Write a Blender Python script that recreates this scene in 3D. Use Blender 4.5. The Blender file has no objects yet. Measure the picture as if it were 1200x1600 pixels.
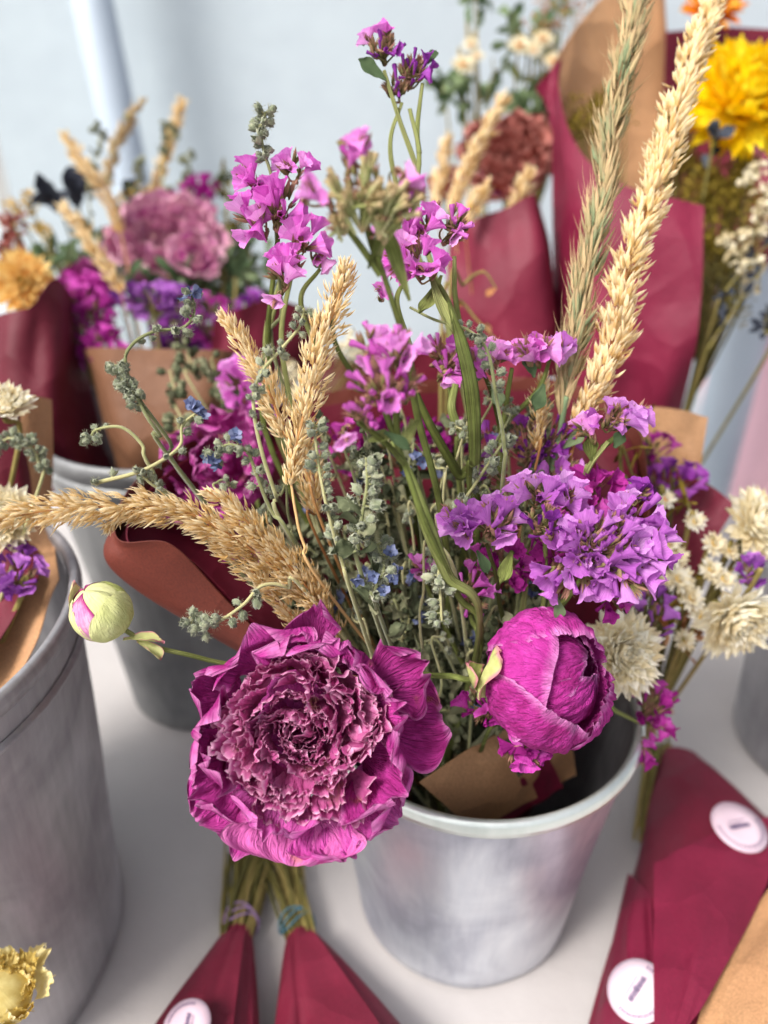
import bpy, math, random
import numpy as np
from mathutils import Vector, Matrix

# ------------------------------------------------------------------ camera, world, sun, exposure
S = bpy.context.scene
R = math.radians
CAMH, PITCH, F = 0.5, R(30), 1200.0          # metres, tilt down, focal length in 1600-high pixels
cam_d = bpy.data.cameras.new('camera'); cam = bpy.data.objects.new('camera', cam_d)
S.collection.objects.link(cam); S.camera = cam
cam.location = (0, 0, CAMH); cam.rotation_euler = (math.pi/2-PITCH, 0, 0)
cam_d.sensor_fit = 'VERTICAL'; cam_d.sensor_height = 36; cam_d.lens = F/1600*36
cam_d.clip_start = 0.01; cam_d.clip_end = 500
cam_d.dof.use_dof = True; cam_d.dof.focus_distance = 0.325; cam_d.dof.aperture_fstop = 4.3
cam_d.dof.aperture_blades = 0
W = bpy.data.worlds.new('World'); S.world = W; W.use_nodes = True
wn = W.node_tree; sky = wn.nodes.new('ShaderNodeTexSky'); sky.sky_type = 'NISHITA'; sky.sun_disc = False
SUN_EL, SUN_AZ = R(50), R(-128)               # azimuth from +Y towards +X (light from the left, a little behind the camera)
sky.sun_elevation = SUN_EL; sky.sun_rotation = SUN_AZ
sky.air_density = 0.9; sky.dust_density = 5.0; sky.ozone_density = 1.0
bg = wn.nodes['Background']; bg.inputs['Strength'].default_value = 0.11
hs = wn.nodes.new('ShaderNodeHueSaturation'); hs.inputs['Saturation'].default_value = 0.38     # thin white overcast
wn.links.new(sky.outputs[0], hs.inputs['Color']); wn.links.new(hs.outputs[0], bg.inputs[0])
sd = bpy.data.lights.new('sun', 'SUN'); sd.energy = 2.0; sd.angle = R(18); sd.color = (1, .96, .9)
sun = bpy.data.objects.new('sun', sd); S.collection.objects.link(sun)
sdir = Vector((math.sin(SUN_AZ)*math.cos(SUN_EL), math.cos(SUN_AZ)*math.cos(SUN_EL), math.sin(SUN_EL)))
sun.rotation_euler = sdir.to_track_quat('Z', 'Y').to_euler()
S.view_settings.view_transform = 'Standard'; S.view_settings.look = 'None'
S.view_settings.exposure = 0.95; S.view_settings.gamma = 1
S.render.engine = 'CYCLES'
S.cycles.max_bounces = 8; S.cycles.transparent_max_bounces = 8; S.cycles.transmission_bounces = 4

# ------------------------------------------------------------------ helpers
rng = np.random.default_rng(7); random.seed(7)
COL = S.collection
FW = np.array([0, math.cos(PITCH), -math.sin(PITCH)]); RT = np.array([1., 0, 0]); UP = np.array([0, math.sin(PITCH), math.cos(PITCH)])
CAM = np.array([0, 0, CAMH]); BK = -FW       # BK points back to the viewer
def ray(px, py): return FW + RT*(px-600)/F - UP*(py-800)/F
def P(px, py, d): return CAM + ray(px, py)*d
def PZ(px, py, z):
    r = ray(px, py); return CAM + r*((z-CAMH)/r[2])
def PY(px, py, Y):
    r = ray(px, py); return CAM + r*(Y/r[1])
def srgb(r, g, b):
    f = lambda c: ((c/255+.055)/1.055)**2.4 if c > 10 else c/255/12.92
    return (f(r), f(g), f(b), 1)
def nrm(v): v = np.asarray(v, float); return v/max(np.linalg.norm(v), 1e-9)
def spline(pts, n):
    p = np.array(pts, float)
    if len(p) == 2: return p[0]+(p[1]-p[0])*np.linspace(0, 1, n)[:, None]
    e = np.vstack([2*p[0]-p[1], p, 2*p[-1]-p[-2]]); m = len(p)-1
    t = np.linspace(0, m, n); i = np.minimum(t.astype(int), m-1); f = (t-i)[:, None]
    a, b, c, d = e[i], e[i+1], e[i+2], e[i+3]
    return .5*(2*b+(c-a)*f+(2*a-5*b+4*c-d)*f**2+(3*b-a-3*c+d)*f**3)
def wob(x, y, seed, f=1.0, k=5):
    r = np.random.default_rng(seed); o = 0
    for i in range(k):
        a = r.uniform(0, 6.283); w = f*r.uniform(.6, 1.7)
        o = o+np.sin(w*(x*math.cos(a)+y*math.sin(a))*6.283+r.uniform(0, 6.283))
    return o/k**.5

class MB:
    """collects grids, tubes and faces; v 'uvw' = (u across, v along, tone)"""
    def __init__(s): s.v = []; s.q = []; s.t = []; s.a = []; s.qm = []; s.tm = []; s.n = 0
    def grid(s, pts, uvw=None, mi=0, wrap=False, tone=None):
        h, w = pts.shape[:2]; idx = np.arange(h*w).reshape(h, w)+s.n
        if wrap: idx = np.hstack([idx, idx[:, :1]])
        q = np.stack([idx[:-1, :-1], idx[:-1, 1:], idx[1:, 1:], idx[1:, :-1]], -1).reshape(-1, 4)
        if uvw is None:
            vv, uu = np.meshgrid(np.linspace(0, 1, h), np.linspace(-1, 1, w), indexing='ij')
            uvw = np.stack([uu, vv, np.full_like(uu, rng.uniform() if tone is None else tone)], -1)
        s.v.append(pts.reshape(-1, 3)); s.a.append(uvw.reshape(-1, 3)); s.q.append(q); s.qm.append(np.full(len(q), mi)); s.n += h*w
    def tube(s, pts, r, n=6, mi=0, tone=None, flat=1.0, flatdir=None, cap=False):
        pts = np.asarray(pts, float); m = len(pts); r = np.broadcast_to(np.asarray(r, float), (m,)) if np.ndim(r) == 0 else np.interp(np.linspace(0, 1, m), np.linspace(0, 1, len(r)), r)
        T = np.gradient(pts, axis=0); T /= np.linalg.norm(T, axis=1)[:, None]+1e-12
        up = nrm(flatdir) if flatdir is not None else np.array([.31, .22, .92])
        A = np.cross(T, up); A /= np.linalg.norm(A, axis=1)[:, None]+1e-9; B = np.cross(A, T)
        th = np.linspace(0, 2*math.pi, n, endpoint=False)
        g = pts[:, None]+r[:, None, None]*(np.cos(th)[None, :, None]*A[:, None]+flat*np.sin(th)[None, :, None]*B[:, None])
        if cap:
            g = np.concatenate([np.repeat(pts[:1, None], n, 1), g, np.repeat(pts[-1:, None], n, 1)], 0)
        s.grid(g, mi=mi, wrap=True, tone=tone)
    def husk(s, pos, d, side, L, Wd, mi=0, tone=0.5, curl=0.0):
        """small pointed boat shaped scale from pos along d"""
        d = nrm(d); side = nrm(side-np.dot(side, d)*d); nn = np.cross(side, d)
        vs = np.array([0, .3, .65, 1.]); ws = np.array([.35, 1, .8, .05]); cs = np.array([0, .16, .14, 0.])
        us = np.array([-1., 0, 1.])
        g = pos+d*(vs*L)[:, None, None]+side*(us[None, :, None]*ws[:, None, None]*Wd*.5)+nn*((1-us**2)[None, :, None]*ws[:, None, None]*Wd*.42+(cs*L*.4+curl*vs**2*L)[:, None, None])
        s.grid(g, mi=mi, tone=tone)
    def ball(s, c, r, n=8, m=6, mi=0, sc=(1, 1, 1), tone=.5, M=None, lump=0, seed=0):
        th = np.linspace(0, math.pi, m+1); ph = np.linspace(0, 2*math.pi, n, endpoint=False)
        a, b = np.meshgrid(th, ph, indexing='ij')
        g = np.stack([np.sin(a)*np.cos(b), np.sin(a)*np.sin(b), np.cos(a)], -1)
        if lump: g = g*(1+lump*wob(g[..., 0]+g[..., 2]*.7, g[..., 1]-g[..., 2]*.5, seed, .7))[..., None]
        g = g*np.array(sc)*r
        if M is not None: g = g@np.asarray(M).T
        s.grid(g+np.asarray(c), mi=mi, wrap=True, tone=tone)
    def mesh(s, name, off=(0, 0, 0), mats=()):
        V = np.concatenate(s.v)-np.asarray(off); A = np.concatenate(s.a)
        Q = np.concatenate(s.q); qm = np.concatenate(s.qm)
        me = bpy.data.meshes.new(name); me.vertices.add(len(V)); me.vertices.foreach_set('co', V.astype(np.float32).ravel())
        me.loops.add(Q.size); me.loops.foreach_set('vertex_index', Q.astype(np.int32).ravel())
        me.polygons.add(len(Q)); me.polygons.foreach_set('loop_start', (np.arange(len(Q))*4).astype(np.int32))
        me.polygons.foreach_set('material_index', qm.astype(np.int32))
        me.polygons.foreach_set('use_smooth', np.ones(len(Q), bool))
        at = me.attributes.new('uvw', 'FLOAT_VECTOR', 'POINT'); at.data.foreach_set('vector', A.astype(np.float32).ravel())
        for m in mats: me.materials.append(m)
        me.update(calc_edges=True)
        return me
def xf(pts, M):
    M = np.asarray(M); return pts@M[:3, :3].T+M[:3, 3]
def frame(z, x=None, pos=(0, 0, 0), s=1.0, roll=0.0):
    """4x4 with local z along z"""
    z = nrm(z); x = np.array([1., 0, 0]) if x is None else np.asarray(x, float)
    if abs(np.dot(nrm(x), z)) > .97: x = np.array([0, 1., 0.3])
    y = nrm(np.cross(z, x)); x = np.cross(y, z)
    c, q = math.cos(roll), math.sin(roll); x, y = c*x+q*y, -q*x+c*y
    M = np.eye(4); M[:3, 0] = x*s; M[:3, 1] = y*s; M[:3, 2] = z*s; M[:3, 3] = pos
    return M

LABELS = {}
class Thing:
    def __init__(s, name, label, cat, loc, group=None):
        o = bpy.data.objects.new(name, None); COL.objects.link(o); o.location = tuple(loc); o.empty_display_size = .01
        o['label'] = label; o['category'] = cat
        if group: o['group'] = group
        s.o = o; s.loc = np.array(loc, float)
    def part(s, name, mb, mats, parent=None, label=None):
        mats = mats if isinstance(mats, (list, tuple)) else [mats]
        me = mb.mesh(name, s.loc, mats); o = bpy.data.objects.new(name, me); COL.objects.link(o); o.parent = parent or s.o
        if label: o['label'] = label
        return o
    def inst(s, name, me, M, parent=None):
        M = np.array(M); M[:3, 3] -= s.loc
        o = bpy.data.objects.new(name, me); COL.objects.link(o); o.parent = parent or s.o
        o.matrix_local = Matrix(M.tolist()); return o
def single(name, mb, mats, label, cat, group=None, kind=None, loc=None):
    mats = mats if isinstance(mats, (list, tuple)) else [mats]
    V = np.concatenate(mb.v); c = V.mean(0); c[2] = V[:, 2].min()
    if loc is not None: c = np.array(loc)
    me = mb.mesh(name, c, mats); o = bpy.data.objects.new(name, me); COL.objects.link(o); o.location = tuple(c)
    if label: o['label'] = label
    if cat: o['category'] = cat
    if group: o['group'] = group
    if kind: o['kind'] = kind
    return o

# ------------------------------------------------------------------ materials
def mat_new(name):
    m = bpy.data.materials.new(name); m.use_nodes = True; nt = m.node_tree
    return m, nt, nt.nodes['Principled BSDF'], nt.nodes['Material Output']
def organic(name, cols, edge=None, edge_pos=.9, rough=.75, trans=.25, bump=.3, bscale=(30, 5), bdist=.0004, nscale=160, spots=None, vein=0, tip=None, sheen=0.0):
    """dry plant tissue: tone picks between cols, noise mottles, optional pale edge and tip pigment, wrinkles along the petal"""
    m, nt, bs, out = mat_new(name); N = nt.nodes.new; L = nt.links.new
    at = N('ShaderNodeAttribute'); at.attribute_name = 'uvw'
    sep = N('ShaderNodeSeparateXYZ'); L(at.outputs['Vector'], sep.inputs[0])
    tc = N('ShaderNodeTexCoord'); no = N('ShaderNodeTexNoise'); no.inputs['Scale'].default_value = nscale; no.inputs['Detail'].default_value = 4
    L(tc.outputs['Object'], no.inputs['Vector'])
    oi = N('ShaderNodeObjectInfo')
    a = N('ShaderNodeMath'); a.operation = 'MULTIPLY_ADD'; L(no.outputs['Fac'], a.inputs[0]); a.inputs[1].default_value = 1.1; a.inputs[2].default_value = -.55
    b = N('ShaderNodeMath'); b.operation = 'ADD'; L(a.outputs[0], b.inputs[0]); L(sep.outputs[2], b.inputs[1])
    c2 = N('ShaderNodeMath'); c2.operation = 'MULTIPLY_ADD'; L(oi.outputs['Random'], c2.inputs[0]); c2.inputs[1].default_value = .4; c2.inputs[2].default_value = -.2
    d = N('ShaderNodeMath'); d.operation = 'ADD'; L(b.outputs[0], d.inputs[0]); L(c2.outputs[0], d.inputs[1])
    cr = N('ShaderNodeValToRGB'); L(d.outputs[0], cr.inputs[0]); el = cr.color_ramp.elements
    while len(el) < len(cols): el.new(.5)
    for i, c in enumerate(cols): el[i].position = .1+.8*i/(len(cols)-1); el[i].color = srgb(*c)
    col = cr.outputs[0]
    def mix(fac, c):
        nonlocal col
        x = N('ShaderNodeMix'); x.data_type = 'RGBA'; L(fac, x.inputs[0]); L(col, x.inputs[6]); x.inputs[7].default_value = srgb(*c); col = x.outputs[2]
    def rampf(sock, lo, hi, mx=1.0):
        x = N('ShaderNodeMapRange'); L(sock, x.inputs[0]); x.inputs[1].default_value = lo; x.inputs[2].default_value = hi; x.inputs[4].default_value = mx; x.interpolation_type = 'SMOOTHSTEP'; return x.outputs[0]
    au = N('ShaderNodeMath'); au.operation = 'ABSOLUTE'; L(sep.outputs[0], au.inputs[0])
    if edge:
        mx = N('ShaderNodeMath'); mx.operation = 'MAXIMUM'; L(au.outputs[0], mx.inputs[0]); L(sep.outputs[1], mx.inputs[1])
        s2 = N('ShaderNodeMath'); s2.operation = 'MULTIPLY_ADD'; L(no.outputs['Fac'], s2.inputs[0]); s2.inputs[1].default_value = .16; L(mx.outputs[0], s2.inputs[2])
        mix(rampf(s2.outputs[0], edge_pos+.03, edge_pos+.17, .85), edge)
    if tip: mix(rampf(sep.outputs[1], .45, 1.0, .8), tip)
    if spots:
        n2 = N('ShaderNodeTexNoise'); n2.inputs['Scale'].default_value = 55; n2.inputs['Detail'].default_value = 6; L(tc.outputs['Object'], n2.inputs['Vector'])
        mix(rampf(n2.outputs['Fac'], .62, .74, .75), spots)
    mp = N('ShaderNodeVectorMath'); mp.operation = 'MULTIPLY'; L(at.outputs['Vector'], mp.inputs[0]); mp.inputs[1].default_value = (bscale[0], bscale[1], 9)
    n3 = N('ShaderNodeTexNoise'); n3.inputs['Scale'].default_value = 1; n3.inputs['Detail'].default_value = 5; n3.inputs['Distortion'].default_value = .6; L(mp.outputs[0], n3.inputs['Vector'])
    if vein:
        x = N('ShaderNodeMix'); x.data_type = 'RGBA'; x.blend_type = 'MULTIPLY'; L(rampf(n3.outputs['Fac'], .42, .62, vein), x.inputs[0]); L(col, x.inputs[6]); x.inputs[7].default_value = (.42, .3, .5, 1); col = x.outputs[2]
    bp = N('ShaderNodeBump'); bp.inputs['Strength'].default_value = bump; bp.inputs['Distance'].default_value = bdist; L(n3.outputs['Fac'], bp.inputs['Height'])
    L(col, bs.inputs['Base Color']); bs.inputs['Roughness'].default_value = rough; bs.inputs['Specular IOR Level'].default_value = .25; L(bp.outputs[0], bs.inputs['Normal'])
    if sheen: bs.inputs['Sheen Weight'].default_value = sheen; bs.inputs['Sheen Roughness'].default_value = .4
    if trans:
        tr = N('ShaderNodeBsdfTranslucent'); L(col, tr.inputs[0]); L(bp.outputs[0], tr.inputs['Normal'])
        ms = N('ShaderNodeMixShader'); ms.inputs[0].default_value = trans; L(bs.outputs[0], ms.inputs[1]); L(tr.outputs[0], ms.inputs[2]); L(ms.outputs[0], out.inputs[0])
    return m
def paper(name, c1, c2, rough=.6, fibre=.35, trans=.0, crum=4.0):
    m, nt, bs, out = mat_new(name); N = nt.nodes.new; L = nt.links.new
    tc = N('ShaderNodeTexCoord'); no = N('ShaderNodeTexNoise'); no.inputs['Scale'].default_value = 14; no.inputs['Detail'].default_value = 8; L(tc.outputs['Object'], no.inputs['Vector'])
    cr = N('ShaderNodeValToRGB'); L(no.outputs['Fac'], cr.inputs[0]); cr.color_ramp.elements[0].position = .3; cr.color_ramp.elements[0].color = srgb(*c1); cr.color_ramp.elements[1].position = .7; cr.color_ramp.elements[1].color = srgb(*c2)
    n2 = N('ShaderNodeTexNoise'); n2.inputs['Scale'].default_value = 900; n2.inputs['Detail'].default_value = 3; L(tc.outputs['Object'], n2.inputs['Vector'])
    x = N('ShaderNodeMix'); x.data_type = 'RGBA'; x.blend_type = 'OVERLAY'; x.inputs[0].default_value = fibre; L(cr.outputs[0], x.inputs[6]); L(n2.outputs['Fac'], x.inputs[7])
    n3 = N('ShaderNodeTexNoise'); n3.inputs['Scale'].default_value = 30; n3.inputs['Detail'].default_value = 4; L(tc.outputs['Object'], n3.inputs['Vector'])
    ad = N('ShaderNodeMath'); ad.operation = 'MULTIPLY_ADD'; L(n2.outputs['Fac'], ad.inputs[0]); ad.inputs[1].default_value = .12; L(n3.outputs['Fac'], ad.inputs[2])
    vo = N('ShaderNodeTexVoronoi'); vo.inputs['Scale'].default_value = 20
    wv = N('ShaderNodeVectorMath'); wv.operation = 'MULTIPLY_ADD'; L(no.outputs['Color'], wv.inputs[0]); wv.inputs[1].default_value = (.04, .04, .04); L(tc.outputs['Object'], wv.inputs[2]); L(wv.outputs[0], vo.inputs['Vector'])
    a2 = N('ShaderNodeMath'); a2.operation = 'MULTIPLY_ADD'; L(vo.outputs['Distance'], a2.inputs[0]); a2.inputs[1].default_value = crum; L(ad.outputs[0], a2.inputs[2])
    bp = N('ShaderNodeBump'); bp.inputs['Strength'].default_value = .5; bp.inputs['Distance'].default_value = .003; L(a2.outputs[0], bp.inputs['Height'])
    L(x.outputs[2], bs.inputs['Base Color']); L(bp.outputs[0], bs.inputs['Normal']); bs.inputs['Roughness'].default_value = rough; bs.inputs['Specular IOR Level'].default_value = .35
    if trans:
        tr = N('ShaderNodeBsdfTranslucent'); L(x.outputs[2], tr.inputs[0]); ms = N('ShaderNodeMixShader'); ms.inputs[0].default_value = trans; L(bs.outputs[0], ms.inputs[1]); L(tr.outputs[0], ms.inputs[2]); L(ms.outputs[0], out.inputs[0])
    return m
def metal(name, c1, c2, rmin=.28, rmax=.5):
    m, nt, bs, out = mat_new(name); N = nt.nodes.new; L = nt.links.new
    tc = N('ShaderNodeTexCoord'); no = N('ShaderNodeTexNoise'); no.inputs['Scale'].default_value = 16; no.inputs['Detail'].default_value = 7; no.inputs['Distortion'].default_value = .8; L(tc.outputs['Object'], no.inputs['Vector'])
    cr = N('ShaderNodeValToRGB'); L(no.outputs['Fac'], cr.inputs[0]); cr.color_ramp.elements[0].position = .3; cr.color_ramp.elements[0].color = srgb(*c1); cr.color_ramp.elements[1].position = .68; cr.color_ramp.elements[1].color = srgb(*c2)
    mp = N('ShaderNodeMapping'); mp.inputs['Scale'].default_value = (1, 1, .12); L(tc.outputs['Object'], mp.inputs[0])
    n2 = N('ShaderNodeTexNoise'); n2.inputs['Scale'].default_value = 220; n2.inputs['Detail'].default_value = 4; L(mp.outputs[0], n2.inputs['Vector'])
    n4 = N('ShaderNodeTexVoronoi'); n4.inputs['Scale'].default_value = 90; L(tc.outputs['Object'], n4.inputs['Vector'])
    x = N('ShaderNodeMix'); x.data_type = 'RGBA'; x.blend_type = 'OVERLAY'; x.inputs[0].default_value = .25; L(cr.outputs[0], x.inputs[6]); L(n2.outputs['Fac'], x.inputs[7])
    mr = N('ShaderNodeMapRange'); L(no.outputs['Fac'], mr.inputs[0]); mr.inputs[1].default_value = .3; mr.inputs[2].default_value = .7; mr.inputs[3].default_value = rmax; mr.inputs[4].default_value = rmin
    n3 = N('ShaderNodeTexNoise'); n3.inputs['Scale'].default_value = 9; n3.inputs['Detail'].default_value = 3; L(tc.outputs['Object'], n3.inputs['Vector'])
    ad = N('ShaderNodeMath'); ad.operation = 'MULTIPLY_ADD'; L(n2.outputs['Fac'], ad.inputs[0]); ad.inputs[1].default_value = .04; L(n3.outputs['Fac'], ad.inputs[2])
    bp = N('ShaderNodeBump'); bp.inputs['Strength'].default_value = .5; bp.inputs['Distance'].default_value = .003; L(ad.outputs[0], bp.inputs['Height'])
    L(x.outputs[2], bs.inputs['Base Color']); L(mr.outputs[0], bs.inputs['Roughness']); L(bp.outputs[0], bs.inputs['Normal']); bs.inputs['Metallic'].default_value = .7
    return m
def plain(name, c, rough=.7, c2=None, scale=8, bump=.1, bdist=.002, trans=0):
    m = paper(name, c, c2 or c, rough, .06, trans, 0.0); return m

M = {}
M['peony'] = organic('magenta_petal', [(158, 38, 120), (194, 62, 154), (212, 94, 178)], edge=(220, 138, 194), edge_pos=.95, bump=1, bscale=(15, 4), bdist=.004, spots=(150, 92, 52), rough=.8, trans=.22, vein=.22)
M['ruffle'] = organic('ruffled_petal', [(160, 58, 118), (192, 90, 150), (206, 118, 168)], edge=(236, 184, 212), edge_pos=.93, bump=.9, bscale=(9, 5), bdist=.001, trans=.3, spots=(168, 130, 90))
M['bud_peony'] = organic('bud_petal', [(156, 34, 118), (194, 58, 158), (212, 92, 182)], edge=(226, 150, 208), edge_pos=.95, bump=1.0, bscale=(24, 18), bdist=.0022, trans=.2, vein=.10, rough=.85)
M['tanpetal'] = organic('tan_streaked_petal', [(156, 44, 118), (188, 70, 148), (200, 96, 164)], edge=(206, 124, 172), edge_pos=.95, bump=.9, bscale=(15, 4), bdist=.003, trans=.0, spots=(182, 128, 92), vein=.25)
M['pink'] = organic('pink_floret', [(220, 106, 204), (240, 148, 228), (248, 184, 240)], edge=(246, 184, 240), edge_pos=.93, bump=.5, bscale=(14, 1.6), vein=.25, trans=.42)
M['lilac'] = organic('lilac_floret', [(190, 104, 198), (216, 138, 220), (234, 176, 238)], edge=(224, 172, 238), edge_pos=.93, bump=.5, bscale=(14, 1.6), vein=.3, trans=.45)
M['violet'] = organic('violet_floret', [(120, 44, 140), (164, 70, 176), (190, 104, 200)], edge=(200, 120, 205), edge_pos=.94, bump=.5, bscale=(14, 1.6), vein=.4, trans=.3)
M['magfl'] = organic('magenta_floret', [(146, 30, 120), (192, 56, 164), (216, 96, 192)], edge=(220, 120, 205), edge_pos=.94, bump=.5, bscale=(12, 1.6), vein=.3, trans=.3)
M['calyx'] = organic('dry_calyx', [(96, 92, 52), (140, 134, 82), (168, 130, 108)], tip=(176, 120, 110), bump=.5, bscale=(12, 3), trans=.2)
M['calyxgreen'] = organic('green_calyx', [(150, 156, 96), (188, 192, 132), (208, 206, 156)], tip=(206, 178, 140), bump=.5, bscale=(12, 3), trans=.25)
M['green'] = organic('green_stem', [(92, 100, 44), (134, 146, 76), (164, 170, 104)], bump=1, bscale=(7, 1.5), bdist=.002, trans=.1, nscale=90, vein=.45)
M['olive'] = organic('olive_stem', [(88, 84, 44), (126, 116, 62), (150, 132, 80)], bump=.7, bscale=(7, 3), trans=.05, nscale=90)
M['sage'] = organic('sage_grey_bud', [(110, 120, 92), (150, 158, 126), (186, 188, 154)], edge=(190, 192, 164), edge_pos=.92, bump=.9, bscale=(14, 8), bdist=.0006, trans=.15, sheen=.6)
M['sageshade'] = organic('shaded_sage_bud', [(76, 84, 60), (112, 118, 88), (150, 150, 118)], bump=.9, bscale=(14, 8), bdist=.0006, trans=.15)  # darker copy of the sage, the filler's shade put into its colour
M['sagestem'] = organic('sage_stem', [(120, 124, 84), (156, 158, 108), (182, 176, 128)], bump=.7, bscale=(6, 20), trans=.1, sheen=.4)
M['blue'] = organic('blue_petal', [(84, 92, 130), (106, 120, 158), (144, 150, 184)], bump=.5, trans=.3)
M['straw'] = organic('straw_husk', [(214, 176, 112), (238, 208, 150), (248, 228, 184)], tip=(252, 238, 206), bump=.6, bscale=(5, 3), trans=.4, nscale=60)
M['tan'] = organic('tan_stem', [(160, 110, 66), (196, 146, 92), (210, 170, 118)], bump=.5, trans=.05)
M['wheat'] = organic('green_brown_husk', [(138, 150, 112), (184, 164, 120), (208, 182, 138)], tip=(186, 154, 120), bump=.6, bscale=(8, 2), trans=.2, nscale=60)
M['wheatgreen'] = organic('blue_green_blade', [(128, 152, 112), (150, 172, 130), (176, 184, 140)], bump=.6, bscale=(8, 2), trans=.2)
M['cream'] = organic('cream_petal', [(238, 224, 188), (248, 240, 214), (253, 250, 238)], bump=.3, trans=.5, bscale=(6, 2))
M['gold'] = organic('yellow_petal', [(246, 200, 0), (254, 226, 8), (255, 238, 60)], bump=.4, trans=.4, bscale=(6, 2))
M['orange'] = organic('orange_petal', [(220, 120, 20), (240, 160, 40), (248, 190, 80)], bump=.4, trans=.3, bscale=(6, 2))
M['yarrow'] = organic('yellow_tuft', [(190, 150, 60), (220, 184, 100), (236, 210, 140)], bump=.6, trans=.2)
M['amber'] = organic('amber_petal', [(226, 164, 84), (242, 204, 122), (250, 224, 156)], bump=.4, trans=.3)
M['paleg'] = organic('pale_gold_petal', [(216, 190, 108), (240, 222, 150), (252, 242, 200)], bump=.6, trans=.35)
M['mustard'] = organic('mustard_moss', [(96, 80, 20), (136, 116, 34), (166, 144, 56)], bump=.8, trans=.2)
M['dusty'] = organic('dusty_red_petal', [(140, 72, 62), (176, 100, 92), (200, 132, 120)], edge=(200, 140, 130), edge_pos=.92, bump=.6, trans=.2)
M['dustpink'] = organic('dusty_pink_petal', [(190, 104, 156), (216, 144, 184), (226, 176, 196)], edge=(222, 176, 186), edge_pos=.9, bump=.6, trans=.25, spots=(190, 150, 120))
M['purple'] = organic('purple_floret', [(128, 62, 150), (172, 98, 190), (198, 130, 212)], bump=.5, trans=.3)
M['ink'] = organic('ink_leaf', [(34, 36, 46), (52, 56, 68), (74, 80, 90)], bump=.4, trans=.05)
M['leafgreen'] = organic('dusty_leaf', [(70, 90, 60), (96, 116, 80), (126, 142, 104)], bump=.5, trans=.25)
M['pod'] = organic('pale_pod', [(196, 180, 140), (222, 208, 172), (236, 228, 200)], bump=.5, trans=.1)
M['budgreen'] = organic('green_bud_scale', [(176, 184, 110), (200, 204, 136), (216, 216, 160)], spots=(196, 150, 120), bump=1, bscale=(9, 5), bdist=.001, trans=.1, nscale=90)
M['budpink'] = organic('bud_pink_scale', [(236, 214, 210), (226, 170, 200), (196, 70, 150)], edge=(176, 30, 120), edge_pos=.84, bump=1, bscale=(9, 5), bdist=.001, trans=.1, nscale=140, vein=.3)
M['sepal'] = organic('pale_sepal', [(170, 176, 104), (200, 200, 140), (214, 206, 150)], edge=(200, 110, 140), edge_pos=.9, bump=.7, trans=.2)
M['brownleaf'] = organic('dry_brown_leaf', [(150, 96, 56), (180, 124, 82), (200, 150, 110)], bump=.7, trans=.2)
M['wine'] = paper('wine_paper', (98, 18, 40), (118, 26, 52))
M['winelit'] = paper('lit_wine_paper', (108, 20, 48), (128, 28, 60), trans=.1)  # brighter copy of the wine paper, light on it put into the colour
M['wineshade'] = paper('shaded_wine_paper', (84, 12, 30), (102, 18, 40))  # darker copy of the wine paper, shade inside the wraps painted in
M['kraft'] = paper('kraft_paper', (168, 124, 88), (188, 144, 104), fibre=.5)
M['sienna'] = paper('shaded_sienna_kraft', (90, 38, 28), (104, 47, 36), fibre=.4)  # kraft side of the wrap, its shade painted into the base colour
M['bucket'] = metal('galvanised_metal', (158, 160, 174), (220, 225, 232), .3, .5)
M['bucketdull'] = metal('dull_galvanised_metal', (146, 144, 148), (186, 184, 187), .4, .58)
M['bucketgrey'] = metal('dull_grey_metal', (124, 125, 127), (154, 156, 156), .45, .65)  # darker, rougher grey for the back bucket
M['kraftshade'] = paper('shaded_kraft_paper', (104, 70, 50), (124, 86, 62), fibre=.5)  # kraft with the shade at the back left bucket painted in
M['rim'] = metal('polished_rim', (205, 212, 208), (232, 238, 234), .25, .4)
M['table'] = plain('white_laminate', (172, 167, 166), .55, (180, 175, 173))
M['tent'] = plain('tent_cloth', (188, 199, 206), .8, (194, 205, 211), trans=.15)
M['tentlit'] = plain('lit_tent_cloth', (214, 228, 233), .8, (220, 233, 238), trans=.1)  # same cloth, stronger light on the left panel painted as whiter colour
M['white'] = plain('white_painted_metal', (172, 184, 197), .4)
M['pinkplastic'] = plain('pale_pink_plastic', (236, 190, 200), .5)
M['ground'] = plain('grey_ground', (140, 140, 138), .9, (160, 160, 156))
M['dark'] = plain('dark_inside', (30, 30, 32), .9)
M['sticker'] = plain('pale_pink_sticker', (206, 178, 192), .5, (218, 200, 210))
M['ink_print'] = plain('grey_violet_print', (116, 100, 128), .6)
M['lavcord'] = plain('lavender_twine', (150, 120, 160), .8)
M['tealcord'] = plain('teal_band', (60, 110, 130), .5)

# ------------------------------------------------------------------ setting
def box(mb, x0, x1, y0, y1, z0, z1, mi=0):
    c = np.array([[x0, y0, z0], [x1, y0, z0], [x1, y1, z0], [x0, y1, z0], [x0, y0, z1], [x1, y0, z1], [x1, y1, z1], [x0, y1, z1]])
    for f in ((0, 3, 2, 1), (4, 5, 6, 7), (0, 1, 5, 4), (1, 2, 6, 5), (2, 3, 7, 6), (3, 0, 4, 7)):
        q = c[list(f)]; mb.grid(np.array([[q[0], q[1]], [q[3], q[2]]]), mi=mi, tone=.5)
mb = MB(); box(mb, -60, 60, -60, 60, -.80, -.75); single('ground', mb, M['ground'], None, None, kind='structure')
t = Thing('display_table', 'broad pale grey white table top under all the metal buckets', 'table', (0, .5, -.75))
mb = MB(); box(mb, -1.1, 1.3, -.15, .90, -.03, 0); t.part('tabletop', mb, M['table'])
for x in (-1.0, 1.2):
    for y in (-.05, .8):
        mb = MB(); mb.tube([(x, y, -.75), (x, y, -.031)], .02, 10); t.part('leg', mb, M['white'])
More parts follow.
